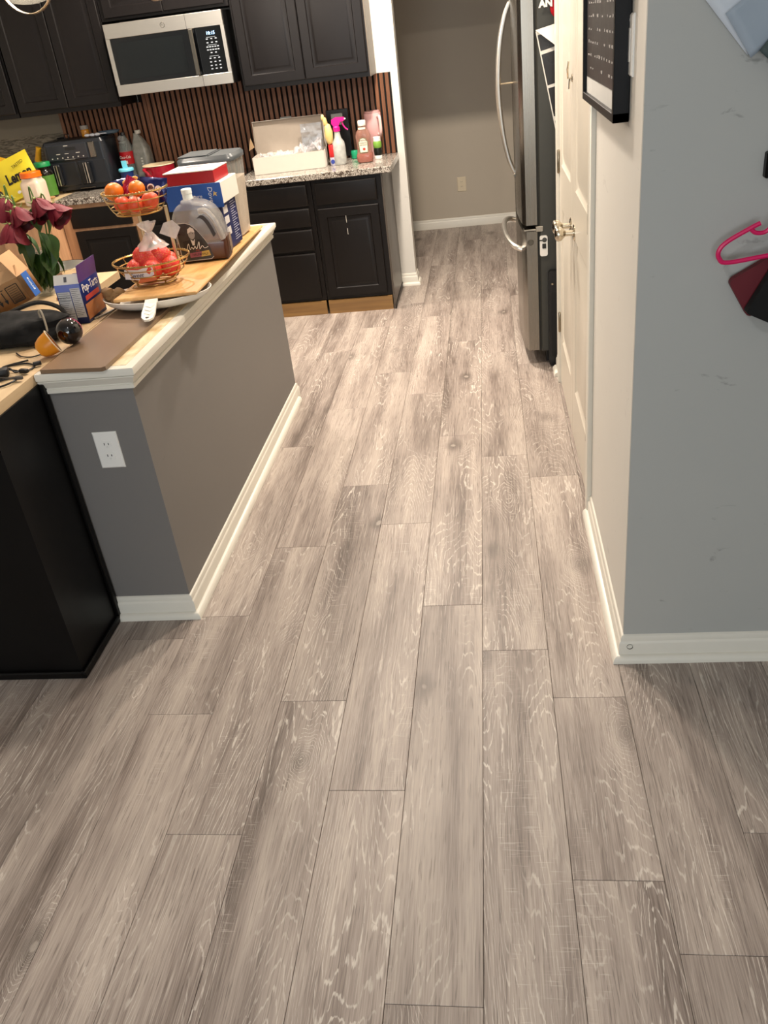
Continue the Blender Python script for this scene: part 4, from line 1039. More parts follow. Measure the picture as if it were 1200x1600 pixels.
text('panel_title', 'Nutrition Facts', 0.0068, INK, pn, (-0.019, -0.0838, 0.092))
b = MB(); b.box(-0.044, 0.044, -0.0008, 0.0008, 0, 0.034); fl = b.build('front_flap', mat('flap_white', 'dcd8d2', 0.55), t, (0, -0.081, 0.135), (-0.5, 0, 0))
b = MB(); b.box(-0.008, 0.002, -0.0014, -0.0007, 0.008, 0.026); b.build('code_patch', mat('grey_print', '55555a', 0.6), fl)
b = MB(); b.box(-0.0008, 0.0008, -0.080, 0.080, 0, 0.058); f2 = b.build('side_flap', mat('flap_purple', '4a2a78', 0.45, var=0.15), t, (0.0432, 0, 0.135), (0, 0.12, 0))
b = MB(); b.box(-0.0008, 0.0008, -0.072, 0.076, 0, 0.050); b.build('side_flap', mat('flap_card', '8a6a4c', 0.7), t, (-0.0432, -0.02, 0.130), (0, -0.12, 0)).scale = (1, 0.35, 0.6)
text('logo', 'Pop-Tarts', 0.040, WINK, t, (0.0445, 0.0, 0.112), (PI / 2, 0.0, PI / 2), sx=0.85)
b = MB(); b.box(0.0441, 0.0447, -0.076, 0.076, 0.010, 0.062); b.build('pastry_picture', mat('pastry_picture', 'a8683a', 0.5, var=0.25, scale=40), t)
b = MB(); b.box(0.0441, 0.0447, -0.060, 0.060, 0.070, 0.086); b.build('flavour_strip', mat('red_print', 'b0342a', 0.5), t)
# glossy ornaments
t = thing('black_ornament', 'glossy black and pink ball lying beside the pastry carton', 'ball', (-1.324, 2.445, 0.9195))
b = MB(); b.lathe([(0, 0.0), (0.018, 0.003), (0.031, 0.012), (0.0385, 0.026), (0.040, 0.038)], 24); b.build('pink_half', mat('rose_gloss', 'a83a5c', 0.12, var=0.1), t, (0.004, 0.038, 0.039), (PI / 2, 0, 0.1))
b = MB(); b.lathe([(0.0405, 0.036), (0.0405, 0.044), (0.038, 0.056), (0.031, 0.068), (0.020, 0.075), (0.009, 0.078), (0.008, 0.074), (0, 0.074)], 24); b.build('black_half', mat('black_gloss', '0a080a', 0.06, coat=0.5), t, (0.004, 0.038, 0.039), (PI / 2, 0, 0.1))
t = thing('orange_cup', 'small orange plastic cup tipped on its side beside the black ball', 'cup', (-1.362, 2.368, PZ + 0.032))
b = MB(); b.lathe([(0, -0.030), (0.016, -0.030), (0.026, -0.022), (0.033, -0.004), (0.037, 0.022), (0.0345, 0.022), (0.030, -0.003), (0.022, -0.019), (0, -0.024)], 28); b.build('cup_body', mat('orange_plastic', 'd98a1c', 0.35, var=0.06, sub=0.1), t, (0, 0, 0.004), (0.2, 1.15, 0.75))
b = MB(); b.lathe([(0.0345, 0.0215), (0.0395, 0.0215), (0.0395, 0.0245), (0.0345, 0.0245)], 28); b.build('rim', mat('pale_rim', 'e2cfae', 0.4), t, (0, 0, 0.004), (0.2, 1.15, 0.75))
# cables on the plywood
random.seed(11)
CB = mat('black_cable', '0f0e0e', 0.5); CG = mat('grey_cable', '4a443e', 0.5); CT = mat('tan_cable', '9a8f7c', 0.5)
def cable(label, pts, r, m, ends=()):
    t = thing('cable', label, 'cable', (pts[0][0], pts[0][1], PZ), 0, 'cables on the plywood')
    o = Vector((pts[0][0], pts[0][1], PZ)); b = MB(); b.tube(spline([Vector(p) - o for p in pts], 6), r, 6); b.build('cord', m, t)
    for (x, y, z, sx, sy, sz, rz, nm) in ends:
        b = MB(); b.box(-sx, sx, -sy, sy, -sz, sz, min(sx, sy, sz) * 0.4, 2); b.build(nm, m, t, Vector((x, y, z)) - o, (0, 0, rz))
Z = PZ + 0.004
cable('black cable with charger brick nearest the plywood edge', [(-1.52, 2.06, Z), (-1.47, 2.13, Z), (-1.43, 2.17, Z), (-1.385, 2.19, Z), (-1.37, 2.15, Z + .003), (-1.40, 2.12, Z), (-1.44, 2.14, Z)], 0.003, CB, [(-1.435, 2.205, Z + .012, .022, .016, .012, 0.4, 'charger'), (-1.44, 2.115, Z + .006, .014, .008, .006, 0.8, 'plug')])
cable('black cable coiled behind the charger brick', [(-1.50, 2.25, Z), (-1.46, 2.30, Z), (-1.41, 2.31, Z), (-1.37, 2.28, Z), (-1.38, 2.24, Z), (-1.43, 2.25, Z + .004), (-1.47, 2.28, Z + .004), (-1.42, 2.34, Z)], 0.0028, CB, [(-1.375, 2.225, Z + .006, .014, .007, .006, -0.3, 'plug'), (-1.362, 2.285, Z + .006, .012, .006, .006, 0.5, 'plug')])
cable('grey cable looping at the left edge of the plywood', [(-1.56, 2.14, Z), (-1.50, 2.08, Z + .003), (-1.45, 2.03, Z), (-1.43, 2.00, Z), (-1.47, 1.98, Z), (-1.53, 1.99, Z)], 0.003, CG)
cable('thin grey cable crossing the other cables', [(-1.55, 2.20, Z + .006), (-1.48, 2.19, Z + .006), (-1.42, 2.175, Z + .008), (-1.375, 2.17, Z + .004)], 0.0024, CG, [(-1.362, 2.168, Z + .006, .012, .005, .005, 0, 'plug')])
cable('thin black cable curling beside the orange cup', [(-1.50, 2.42, Z), (-1.46, 2.38, Z), (-1.42, 2.37, Z), (-1.40, 2.40, Z), (-1.42, 2.45, Z), (-1.46, 2.46, Z)], 0.0022, CB)
cable('tan cord standing in a loop behind the black ball', [(-1.43, 2.50, PZ + .005), (-1.425, 2.51, PZ + .04), (-1.435, 2.53, PZ + .085), (-1.445, 2.54, PZ + .10), (-1.455, 2.545, PZ + .085), (-1.445, 2.55, PZ + .03), (-1.43, 2.56, PZ + .006)], 0.0035, CT)
cable('tan cord running along the seam behind the brown panel', [(-1.37, 2.74, Z), (-1.345, 2.80, Z), (-1.335, 2.87, Z), (-1.36, 2.93, Z), (-1.40, 2.95, Z), (-1.43, 2.93, Z)], 0.0032, CT)
cable('black cable looped over the charger at the left edge', [(-1.58, 2.22, Z + .004), (-1.53, 2.17, Z + .008), (-1.48, 2.16, Z + .006), (-1.45, 2.20, Z + .004), (-1.48, 2.24, Z), (-1.54, 2.24, Z)], 0.003, CB, [(-1.50, 2.205, Z + .010, .018, .022, .011, 0.3, 'charger')])
cable('short black cable between the plugs on the plywood', [(-1.46, 2.20, Z + .01), (-1.43, 2.24, Z + .012), (-1.40, 2.22, Z + .006), (-1.39, 2.25, Z)], 0.0026, CB)
# black bag heap
t = thing('black_bag', 'crumpled black cloth bag in front of the cardboard box', 'bag', (-1.560, 2.575, PZ)); t.scale = (1.2, 1.25, 1.35)
b = MB(); b.ball((0, 0, 0.026), 0.10, 28, 16, (1.55, 0.95, 0.36), 0.30, 1.9, 3); b.ball((0.07, -0.02, 0.02), 0.06, 20, 12, (1.4, 0.8, 0.35), 0.3, 2.2, 6)
for v in b.bm.verts: v.co.z = max(0.001, v.co.z)
b.build('cloth', mat('black_cloth_bag', '030303', 0.95, var=0.3, scale=30, bump=0.4), t)
b = MB(); b.tube(spline([(-0.06, 0.06, 0.05), (0.02, 0.09, 0.066), (0.09, 0.08, 0.052), (0.13, 0.05, 0.02)], 6), 0.006, 6); b.build('strap', mat('dark_strap', '2a2622', 0.6), t)
# cardboard delivery box
t = thing('cardboard_box', 'open cardboard delivery box with blue tape strip left of the pastry carton', 'box', (-1.703, 2.800, PZ + 0.046), rot=(0.0, -0.33, 0.12))
W, D, H = 0.24, 0.12, 0.085
b = MB()
for x0, x1, y0, y1 in ((-W / 2, W / 2, -D / 2, -D / 2 + .003), (-W / 2, W / 2, D / 2 - .003, D / 2), (-W / 2, -W / 2 + .003, -D / 2, D / 2), (W / 2 - .003, W / 2, -D / 2, D / 2)): b.box(x0, x1, y0, y1, 0, H)
b.box(-W / 2, W / 2, -D / 2, D / 2, 0, 0.003); b.build('box_body', CARD, t)
b = MB(); b.box(-.0015, .0015, -D / 2, D / 2, 0, 0.085); b.build('flap', CARDL, t, (W / 2 - .0015, 0, H), (0, -0.25, 0))
b = MB(); b.box(-W / 2, W / 2, -.0015, .0015, 0, 0.058); b.build('flap', CARDL, t, (0, D / 2 - .0015, H), (-0.5, 0, 0))
b = MB(); b.box(-W / 2, W / 2, -.0015, .0015, 0, 0.055); b.build('flap', CARDL, t, (0, -D / 2 + .0015, H), (-0.9, 0, 0))
b = MB(); b.box(W / 2, W / 2 + .0008, -0.022, 0.030, 0.001, H + .001); b.box(W / 2 - .05, W / 2 + .0008, -0.022, 0.030, -0.0008, 0.0); tp = b.build('blue_tape', mat('blue_tape', '2a5ea8', 0.35), t)
text('tape_text', 'prime', 0.020, WINK, tp, (W / 2 + .0012, 0.004, H / 2), (PI / 2, -PI / 2, PI / 2))
b = MB(); yf = -D / 2 - 0.0006
def seg(b, x0, z0, x1, z1, r=0.0016): b.tube([(x0, yf, z0), (x1, yf, z1)], r, 4)
for z in (0.012, 0.070): seg(b, 0.058, z, 0.104, z)
for x in (0.058, 0.104): seg(b, x, 0.012, x, 0.070)
for k in range(1, 8): seg(b, 0.064, 0.012 + k * .0072, 0.098, 0.012 + k * .0072, 0.0009)
seg(b, 0.006, 0.068, 0.048, 0.068)
for x in (0.016, 0.038):
    seg(b, x, 0.062, x, 0.032, 0.0018); b.prism([(x - 0.007, 0.034), (x + 0.007, 0.034), (x, 0.019)], 0, 0.001, Matrix.Translation((0, yf, 0)) @ XZ)
b.build('print', INK, t)
# steel mixing bowl
t = thing('steel_bowl', 'shallow stainless bowl behind the pastry carton', 'bowl', (-1.735, 3.31, PZ + 0.001))
b = MB(); b.lathe([(0, 0), (0.055, 0), (0.074, 0.014), (0.088, 0.042), (0.095, 0.066), (0.102, 0.067), (0.102, 0.069), (0.093, 0.0695), (0.085, 0.042), (0.072, 0.017), (0.054, 0.003), (0, 0.003)], 40); b.build('bowl_shell', SS, t)
b = MB(); b.lathe([(0.0995, 0.0675), (0.1030, 0.0668), (0.1040, 0.0682), (0.1030, 0.0700), (0.0995, 0.0698)], 40); b.build('rolled_rim', CHROME, t)
t = thing('flat_cardboard', 'folded cardboard lying under the steel bowl side', 'cardboard', (-1.60, 3.10, PZ), 0.2)
b = MB(); b.box(-0.06, 0.06, -0.05, 0.05, 0.0005, 0.012, 0.001); b.build('sheet', CARDL, t)
# roses in a vase
t = thing('glass_vase', 'glass vase holding the red roses behind the cardboard box', 'vase', (-1.745, 3.16, PZ + 0.001))
b = MB(); b.lathe([(0, 0), (0.042, 0), (0.046, 0.01), (0.040, 0.10), (0.050, 0.17), (0.047, 0.17), (0.037, 0.10), (0.042, 0.012), (0, 0.006)], 28); b.build('vase_glass', film('vase_glass', 'c9d2cc', 0.3, 0.05), t)
PET = mat('crimson_petal', '6a0a1e', 0.65, var=0.25, scale=40, stretch=(1, 1, .3), sub=0.05); PETD = mat('crimson_petal_dark', '43060f', 0.6, var=0.3, scale=40)
LEAF = mat('rose_leaf', '2c4a1c', 0.45, var=0.3, scale=30); STEM = mat('rose_stem', '4f6a2c', 0.5, var=0.15); SEP = mat('sepal', '8f9a5a', 0.6, var=0.2)
def petal(b, r, h, a0, wid, flare, seed):
    n, m = 7, 6; g = []
    for j in range(m + 1):
        v = j / m; row = []
        for i in range(n + 1):
            u = i / n * 2 - 1
            a = a0 + u * wid * (0.45 + 0.55 * math.sin(PI * min(1, v * 0.72 + 0.12)))
            rr = r * (0.30 + 0.95 * math.sin(PI * 0.5 * min(1, v * 1.25)) ** 0.8) + flare * max(0, v - 0.6) ** 1.5 * 2.2 + 0.003 * noise.noise(Vector((u * 2, v * 2, seed)))
            zz = h * v * (1 - 0.10 * u * u * v) + 0.003 * noise.noise(Vector((u * 2.5, v, seed + 5)))
            row.append(b.bm.verts.new((rr * math.cos(a), rr * math.sin(a), zz)))
        g.append(row)
    for j in range(m):
        for i in range(n): b._f([g[j][i], g[j][i + 1], g[j + 1][i + 1], g[j + 1][i]])
def leaf_bm(Lg, W_):
    b = MB(); n = 10; L_, R_2 = [], []; C_ = []
    for i in range(n + 1):
        v = i / n; wd = W_ * math.sin(PI * v ** 0.8) * (1 - 0.15 * v); z = -0.25 * Lg * v * v
        C_.append(b.bm.verts.new((0, Lg * v, z - 0.0))); L_.append(b.bm.verts.new((-wd, Lg * v, z + wd * 0.35))); R_2.append(b.bm.verts.new((wd, Lg * v, z + wd * 0.35)))
    for i in range(n): b._f([C_[i], C_[i + 1], L_[i + 1], L_[i]]); b._f([C_[i], R_2[i], R_2[i + 1], C_[i + 1]])
    return b
leaf_me = None
VX, VY, VZ = -1.745, 3.16, PZ
def rose(label, hx, hy, hz, r, h, tilt, az, leaves):
    r *= 1.18; leaves = leaves + [(f - 0.12, a + 1.5, p - 0.25, s * 1.1) for f, a, p, s in leaves]
    """drooping rose: head centre given, mouth pointing down by tilt"""
    global leaf_me
    t = thing('rose', label, 'rose', (VX, VY, VZ + 0.010), 0, 'red roses in the vase')
    o = Vector((VX, VY, VZ + 0.010)); hd = Vector((hx, hy, hz)) - o
    rot = Matrix.Rotation(az, 4, 'Z') @ Matrix.Rotation(tilt, 4, 'Y')
    neck = hd - (rot @ Vector((0, 0, 1))) * (h * 0.45)
    bl = bpy.data.objects.new('bloom', None)
    b = MB(); b.use(PETD).ball((0, 0, h * 0.45), r * 0.62, 14, 10, (1, 1, 1.15), 0.12, 2, hx * 9)
    for k in range(5): b.use(PETD); petal(b, r * 0.68, h * 0.92, k * 2 * PI / 5 + 0.4, 0.95, 0.004, k + hx * 50)
    bl = b.build('bloom', None, t, neck, rot.to_euler())
    for k in range(6):
        b = MB(); petal(b, r * (0.86 + 0.05 * (k % 2)), h * (1.0 - 0.06 * (k % 3)), k * 2 * PI / 6, 0.85, 0.012 + 0.006 * (k % 2), k + 20 + hx * 50); b.build('petal', PET, bl)
    b = MB()
    for k in range(5):
        a = k * 2 * PI / 5; b.tube([(0.004 * math.cos(a), 0.004 * math.sin(a), 0), (r * .55 * math.cos(a), r * .55 * math.sin(a), 0.006), (r * .9 * math.cos(a), r * .9 * math.sin(a), -0.004 + .01 * (k % 2))], [0.003, 0.003, 0.0006], 5)
    b.ball((0, 0, -0.003), 0.007, 10, 6); b.build('sepals', SEP, bl)
    base = Vector((random.uniform(-.02, .02), random.uniform(-.02, .02), 0))
    top = neck + Vector((0, 0, 0.035 if tilt > 1.2 else 0.0))
    mid = Vector((neck.x * 0.55, neck.y * 0.55, 0.16))
    pts = [base, Vector((base.x * .5 + neck.x * .15, neck.y * .15, 0.09)), mid, Vector((neck.x * .85, neck.y * .85, max(0.2, top.z))), neck]
    sp_ = spline(pts, 6)
    b = MB(); b.tube(sp_, 0.0028, 7); b.build('stem', STEM, t)
    for (f, az2, pit, s) in leaves:
        p = sp_[min(len(sp_) - 1, int(f * (len(sp_) - 1)))]
        if leaf_me is None:
            lo = leaf_bm(0.075, 0.024).build('leaf', LEAF, t, p, (pit, 0, az2)); leaf_me = lo.data; lo.modifiers.new('t', 'SOLIDIFY').thickness = 0.0006
        else: lo = link('leaf', leaf_me, t, p, (pit, 0, az2))
        lo.scale = (s, s, s)
random.seed(5)
rose('red rose at the left edge of the picture, largest of the bouquet', -1.775, 3.10, 1.250, 0.038, 0.080, 2.5, 3.2, [(0.5, 2.6, -0.6, 1.2), (0.6, 3.6, -0.9, 1.3), (0.4, 4.4, -0.9, 1.2)])
rose('drooping red rose lowest of the bouquet, above the cardboard flap', -1.730, 3.03, 1.168, 0.035, 0.080, 2.9, 4.0, [(0.5, 3.0, -1.0, 1.3), (0.6, 3.8, -1.1, 1.3), (0.55, 2.2, -0.9, 1.2)])
rose('red rose in the middle of the bouquet, facing down right', -1.700, 3.06, 1.215, 0.034, 0.080, 2.6, 5.8, [(0.5, 3.4, -1.0, 1.3), (0.5, 4.2, -1.0, 1.3), (0.6, 5.0, -1.0, 1.2)])
rose('red rose hanging right of centre, left of the rightmost rose', -1.622, 3.08, 1.238, 0.032, 0.078, 2.55, 6.0, [(0.5, 4.0, -1.0, 1.3), (0.6, 4.6, -1.2, 1.4), (0.7, 3.6, -1.3, 1.2)])
rose('rightmost red rose of the bouquet, hanging out to the right', -1.575, 3.09, 1.215, 0.031, 0.078, 2.35, 6.1, [(0.6, 4.2, -1.2, 1.3), (0.7, 4.8, -1.4, 1.2), (0.5, 5.4, -1.0, 1.3)])

# ------------------------------------------------------------------ things on the back counters
C = 0.915
# lemon pouch, jars on the bare wood cabinet
WT = 0.910
t = thing('lemon_pouch', 'yellow lemon drink pouch with black lettering leaning at the far left', 'pouch', (-3.085, 5.66, WT + 0.166), rot=(-0.12, -0.30, 0.06))
YEL = mat('yellow_pouch', 'd9c62c', 0.35, var=0.08, scale=10)
def pouch(t, w, h, fill, m, seed):
    b = MB(); n, mm = 14, 14; F, K = [], []
    for j in range(mm + 1):
        fr, bk = [], []
        for i in range(n + 1):
            u, v = i / n * 2 - 1, j / mm * 2 - 1
            th = fill * max(0, 1 - abs(u) ** 4) * (0.9 - 0.55 * v) * max(0, 1 - max(0, v) ** 5) + 0.0006
            fr.append(b.bm.verts.new((u * w / 2, -th, v * h / 2))); bk.append(b.bm.verts.new((u * w / 2, th, v * h / 2)))
        F.append(fr); K.append(bk)
    for G in (F, K):
        for j in range(mm):
            for i in range(n): b._f([G[j][i], G[j][i + 1], G[j + 1][i + 1], G[j + 1][i]])
    for i in range(n): b._f([F[0][i], F[0][i + 1], K[0][i + 1], K[0][i]]); b._f([F[mm][i], F[mm][i + 1], K[mm][i + 1], K[mm][i]])
    for j in range(mm): b._f([F[j][0], F[j + 1][0], K[j + 1][0], K[j][0]]); b._f([F[j][n], F[j + 1][n], K[j + 1][n], K[j][n]])
    return b.build('pouch_body', m, t)
pb = pouch(t, 0.29, 0.255, 0.030, YEL, 1)
text('lettering', 'Lemon', 0.088, INK, t, (0.035, -0.034, 0.000), shear=0.12, sx=0.8, bold=0.003)
text('lettering', 'TASTED', 0.026, INK, t, (0.060, -0.028, 0.066), (PI / 2, -0.15, 0))
b = MB(); b.prism(ell(-0.01, -0.09, 0.014, 0.010, 10), 0, 0.001, Matrix.Translation((0, -0.046, 0)) @ XZ); b.build('print', WINK, t)
t = thing('yellow_packet', 'bright yellow packet corner at the left edge above the lemon pouch', 'packet', (-3.265, 5.90, WT + 0.150), rot=(-0.1, 0.35, 0))
b = MB(); b.prism(rrect(0.26, 0.22, 0.02), -0.014, 0.014, upright(0, 0, 0)); b.build('packet_body', mat('yellow_packet', 'e3ad18', 0.4, var=0.1), t)
t = thing('squeeze_bottle', 'slim yellow bottle tip sticking up behind the lemon pouch', 'bottle', (-3.18, 6.05, WT), rot=(0.05, 0.36, 0))
b = MB(); b.lathe([(0, 0), (0.022, 0), (0.024, 0.01), (0.024, 0.24), (0.020, 0.262), (0.018, 0.315), (0.019, 0.325), (0, 0.327)], 18); b.build('bottle_body', mat('yellow_plastic', 'dba520', 0.4), t)
b = MB(); b.lathe([(0.0242, 0.20), (0.0246, 0.20), (0.0246, 0.23), (0.0242, 0.23)], 18); b.build('blue_band', mat('slate_blue', '77849c', 0.5), t)
def jar(name, label, cat, loc, r, h, lid_m, body, lid_h, sq=False, extra=None, lid_r=None):
    t = thing(name, label, cat, loc)
    b = MB()
    if sq:
        rings = []; prof = [(0.80, 0), (0.97, 0.012), (1.0, 0.03), (1.0, h * 0.78), (0.93, h * 0.86), (0.80, h * 0.92), (0.78, h)]
        for k, z in prof:
            rings.append([b.bm.verts.new((x, y, z)) for x, y in rrect(2 * r * k, 2 * r * k, r * k * 0.45)])
        for A, B in zip(rings, rings[1:]):
            for i in range(len(A)): b._f([A[i], A[(i + 1) % len(A)], B[(i + 1) % len(A)], B[i]])
        b._f(rings[0][::-1]); b._f(rings[-1])
    else: b.lathe([(0, 0), (r * .9, 0), (r, 0.01), (r, h * 0.78), (r * 0.92, h * 0.88), (r * 0.78, h * 0.93), (r * 0.78, h), (0, h)], 28)
    b.build('jar_body', body, t)
    lr = lid_r or r * 0.88
    b = MB(); b.lathe([(lr * .96, h), (lr, h + 0.002), (lr, h + lid_h - 0.004), (lr * .95, h + lid_h), (0, h + lid_h)], 32)
    b.build('lid', lid_m, t)
    b = MB(); b.lathe([(lr * 1.0, h + 0.002), (lr * 1.03, h + 0.003), (lr * 1.03, h + 0.008), (lr * 1.0, h + 0.009)], 32); b.build('lid_rim', lid_m, t)
    return t
jar('storage_jar', 'clear jar of pale powder with a bright orange lid', 'jar', (-2.915, 5.525, WT + 0.0005), 0.068, 0.172, mat('orange_lid', 'ee6a10', 0.35, var=0.04), mat('pale_powder_jar', 'dcc5ae', 0.25, var=0.08, scale=9, coat=0.4), 0.034, True, lid_r=0.066)
t = jar('sauce_jar', 'dark jar with green lid and green label behind the orange lidded jar', 'jar', (-2.985, 5.85, WT + 0.0005), 0.058, 0.195, mat('green_lid', '178248', 0.35, var=0.05), mat('dark_jar', '15110e', 0.15), 0.030, lid_r=0.054)
b = MB(); b.lathe([(0.0582, 0.012), (0.0590, 0.012), (0.0590, 0.142), (0.0582, 0.142)], 28); b.build('green_label', mat('green_label', '48782a', 0.5, var=0.2, scale=22), t)
t = thing('food_scrap', 'small brown scrap lying by the air fryer foot', 'scrap', (-2.905, 5.70, 0.9145))
b = MB(); b.ball((0, 0, 0.011), 0.02, 12, 8, (1.3, 0.9, 0.52), 0.15, 2, 4); b.build('scrap', mat('tan_scrap', 'a98355', 0.7, var=0.1), t)
# air fryer
AX0, AX1, AY0 = -3.000, -2.553, 5.935
t = thing('air_fryer', 'navy black dual basket air fryer on the granite counter', 'air fryer', ((AX0 + AX1) / 2, AY0, C + 0.001), 0.03)
AW = AX1 - AX0; NAVYP = mat('navy_black_plastic', '1e2126', 0.32, var=0.05); 
b = MB(); taper(b, AW - 0.05, 0.235, AW, 0.255, 0.012, 0.05, 0.035); taper(b, AW, 0.255, AW, 0.255, 0.05, 0.30, 0.035); taper(b, AW, 0.255, AW - 0.025, 0.235, 0.30, 0.322, 0.030); o = b.build('housing', NAVYP, t, (0, 0.128, 0))
b = MB(); b.box(-AW / 2 + 0.03, AW / 2 - 0.03, 0.012, 0.24, 0.322, 0.327, 0.002); b.build('top_plate', BLACKP, t)
b = MB(); b.box(-AW / 2 + 0.035, AW / 2 - 0.125, -0.006, 0.01, 0.205, 0.305, 0.004); cp_ = b.build('control_panel', mat('panel_grey_black', '2b2e33', 0.25), t)
b = MB(); b.box(AW / 2 - 0.115, AW / 2 - 0.07, -0.004, 0.01, 0.205, 0.305, 0.004); b.build('steel_strip', SSD, t)
b = MB()
for i in range(7): b.lathe([(0, -0.0005), (0.0045, -0.0005), (0.0045, 0.0005)], 10, (-AW / 2 + 0.065 + i * 0.037, -0.0065, 0.222), 'Y')
b.build('buttons', mat('button_print', 'b9b6ae', 0.5), cp_)
b = MB(); b.box(-0.055, 0.02, -0.0068, -0.0058, 0.265, 0.285); b.build('display', BLACKG, cp_)
b = MB(); b.box(-0.06, -0.03, -0.0068, -0.0058, 0.293, 0.298); b.box(-0.075, 0.0, -0.0068, -0.0058, 0.2085, 0.2105)
for x in (-0.11, -0.05, 0.03): b.box(x - .014, x + .014, -0.0068, -0.0058, 0.245, 0.249)
b.build('panel_print', mat('button_print', 'b9b6ae', 0.5), cp_)
for x in (-0.105, 0.105):
    b = MB(); b.box(x - 0.100, x + 0.100, -0.004, 0.01, 0.040, 0.193, 0.006); dd = b.build('basket_front', NAVYP, t)
    b = MB(); b.box(x - 0.042, x - 0.004, -0.046, -0.004, 0.050, 0.185, 0.008); b.build('basket_handle', mat('handle_black', '101216', 0.35), dd)
    b = MB(); b.box(x - 0.046, x - 0.0425, -0.046, -0.010, 0.052, 0.183, 0.001); b.box(x - 0.030, x - 0.022, -0.0475, -0.0455, 0.052, 0.183, 0.0008); b.build('chrome_strip', SS, dd)
b = MB(); b.box(-0.02, 0.09, -0.003, 0.008, 0.016, 0.021, 0.001); b.build('base_vent', SSD, t)
for x in (-0.16, 0.16):
    b = MB(); b.lathe([(0, 0), (0.018, 0), (0.018, 0.012), (0, 0.012)], 14, (x, 0.05, 0)); b.lathe([(0, 0), (0.018, 0), (0.018, 0.012), (0, 0.012)], 14, (x, 0.2, 0)); b.build('foot', BLACKP, t)
TZ = C + 0.001 + 0.3275
t = thing('cable_roll', 'small coiled black cord on top of the air fryer', 'cord', (-2.825, 5.99, TZ))
b = MB()
for k in range(3): b.tube([(0.016 * math.cos(a), 0, 0.019 + 0.016 * math.sin(a)) for a in [2 * PI * i / 20 for i in range(20)]] if k == 0 else ring(0.020 + 0.004 * k, 0.016, 0.004 + 0.005 * k, 20, (-0.045, 0.01)), 0.0035, 6, closed=True)
b.tube(spline([(-0.02, 0, 0.004), (0.02, -0.02, 0.004), (-0.09, -0.015, 0.004)], 5), 0.003, 6); b.build('coil', BLACKP, t)
t = thing('spice_jar', 'small amber jar with grey lid on top of the air fryer', 'jar', (-2.728, 6.09, TZ))
b = MB(); b.lathe([(0, 0), (0.026, 0), (0.028, 0.004), (0.028, 0.038), (0.024, 0.045), (0, 0.045)], 20); b.build('jar_body', mat('amber_spice', 'b57a22', 0.2, var=0.2), t)
b = MB(); b.lathe([(0.027, 0.045), (0.0275, 0.046), (0.0275, 0.068), (0.025, 0.070), (0, 0.070)], 20); b.build('lid', mat('grey_jar_lid', '8a8680', 0.4), t)
t = thing('measuring_spoons', 'three white measuring spoons on top of the air fryer', 'spoons', (-2.625, 5.985, TZ))
for i in range(3):
    b = MB(); b.ball((-0.048 + i * 0.036, 0, 0.012), 0.019, 14, 8, (1.1, 0.8, 0.55)); b.tube([(-0.048 + i * 0.036 + 0.012, 0.008, 0.014), (-0.03 + i * 0.036 + 0.03, 0.06, 0.010)], 0.0035, 6); b.build('spoon', mat('white_spoon', 'c9cdd6', 0.3), t)
t = thing('small_tray', 'slate blue oval dish at the right on top of the air fryer', 'dish', (-2.555, 6.08, TZ))
b = MB(); b.lathe([(0, 0), (0.6, 0), (0.85, 0.006), (1, 0.020), (0.97, 0.021), (0.82, 0.009), (0.6, 0.003), (0, 0.003)], 30, (0, 0, 0), 'Z', 0.078, 0.05); b.build('dish_body', mat('slate_dish', '4c5a68', 0.25), t)
# bottles
def bottle_profile(t, prof, m, n=24, sx=1, sy=1, nm='bottle_body'):
    b = MB(); b.lathe(prof, n, (0, 0, 0), 'Z', sx, sy); return b.build(nm, m, t)
t = thing('cola_bottle', 'clear two litre cola bottle with red label, nearly empty', 'bottle', (-2.478, 6.115, C))
bottle_profile(t, [(0, 0.004), (0.030, 0), (0.048, 0.012), (0.052, 0.03), (0.052, 0.20), (0.047, 0.235), (0.032, 0.270), (0.016, 0.295), (0.014, 0.312), (0, 0.312)], film('clear_bottle', 'a9b0ac', 0.38, 0.06))
bottle_profile(t, [(0, 0.006), (0.044, 0.012), (0.049, 0.03), (0.049, 0.095), (0, 0.095)], mat('cola', '140a07', 0.1), nm='cola')
bottle_profile(t, [(0.0525, 0.125), (0.0532, 0.125), (0.0532, 0.205), (0.0525, 0.205)], mat('cola_red_label', 'b8121c', 0.4, var=0.05), 32, nm='label')
text('label_text', 'Coca-Cola', 0.026, WINK, t, (0, -0.0540, 0.172), shear=0.25, sx=0.72)
b = MB(); b.box(-0.014, 0.012, -0.0550, -0.0534, 0.130, 0.150); b.build('label_patch', WINK, t)
bottle_profile(t, [(0.0155, 0.306), (0.0165, 0.307), (0.0165, 0.323), (0.015, 0.326), (0, 0.326)], mat('dark_cap', '1c1c1e', 0.4), nm='cap')
t = thing('plastic_jug', 'grey translucent plastic jug right of the cola bottle', 'jug', (-2.375, 6.135, C))
b = MB(); rings = []
for k, z in ((0.82, 0), (0.98, 0.01), (1, 0.03), (1, 0.17), (0.92, 0.215), (0.62, 0.265), (0.34, 0.295), (0.30, 0.31)):
    rings.append([b.bm.verts.new((x - (1 - k) * 0.020, y, z)) for x, y in rrect(0.118 * k, 0.112 * k, 0.030 * k)])
for A, B in zip(rings, rings[1:]):
    for i in range(len(A)): b._f([A[i], A[(i + 1) % len(A)], B[(i + 1) % len(A)], B[i]])
b._f(rings[0][::-1]); b._f(rings[-1]); b.build('jug_body', film('grey_jug', '8f8f88', 0.9, 0.3), t)
bottle_profile(t, [(0.019, 0.306), (0.021, 0.307), (0.021, 0.326), (0.019, 0.328), (0, 0.328)], mat('grey_cap', 'b5b2a8', 0.4), nm='cap')
b = MB()
for r in range(7): b.box(0.0, 0.014, -0.0566, -0.0558, 0.045 + r * 0.017, 0.055 + r * 0.017)
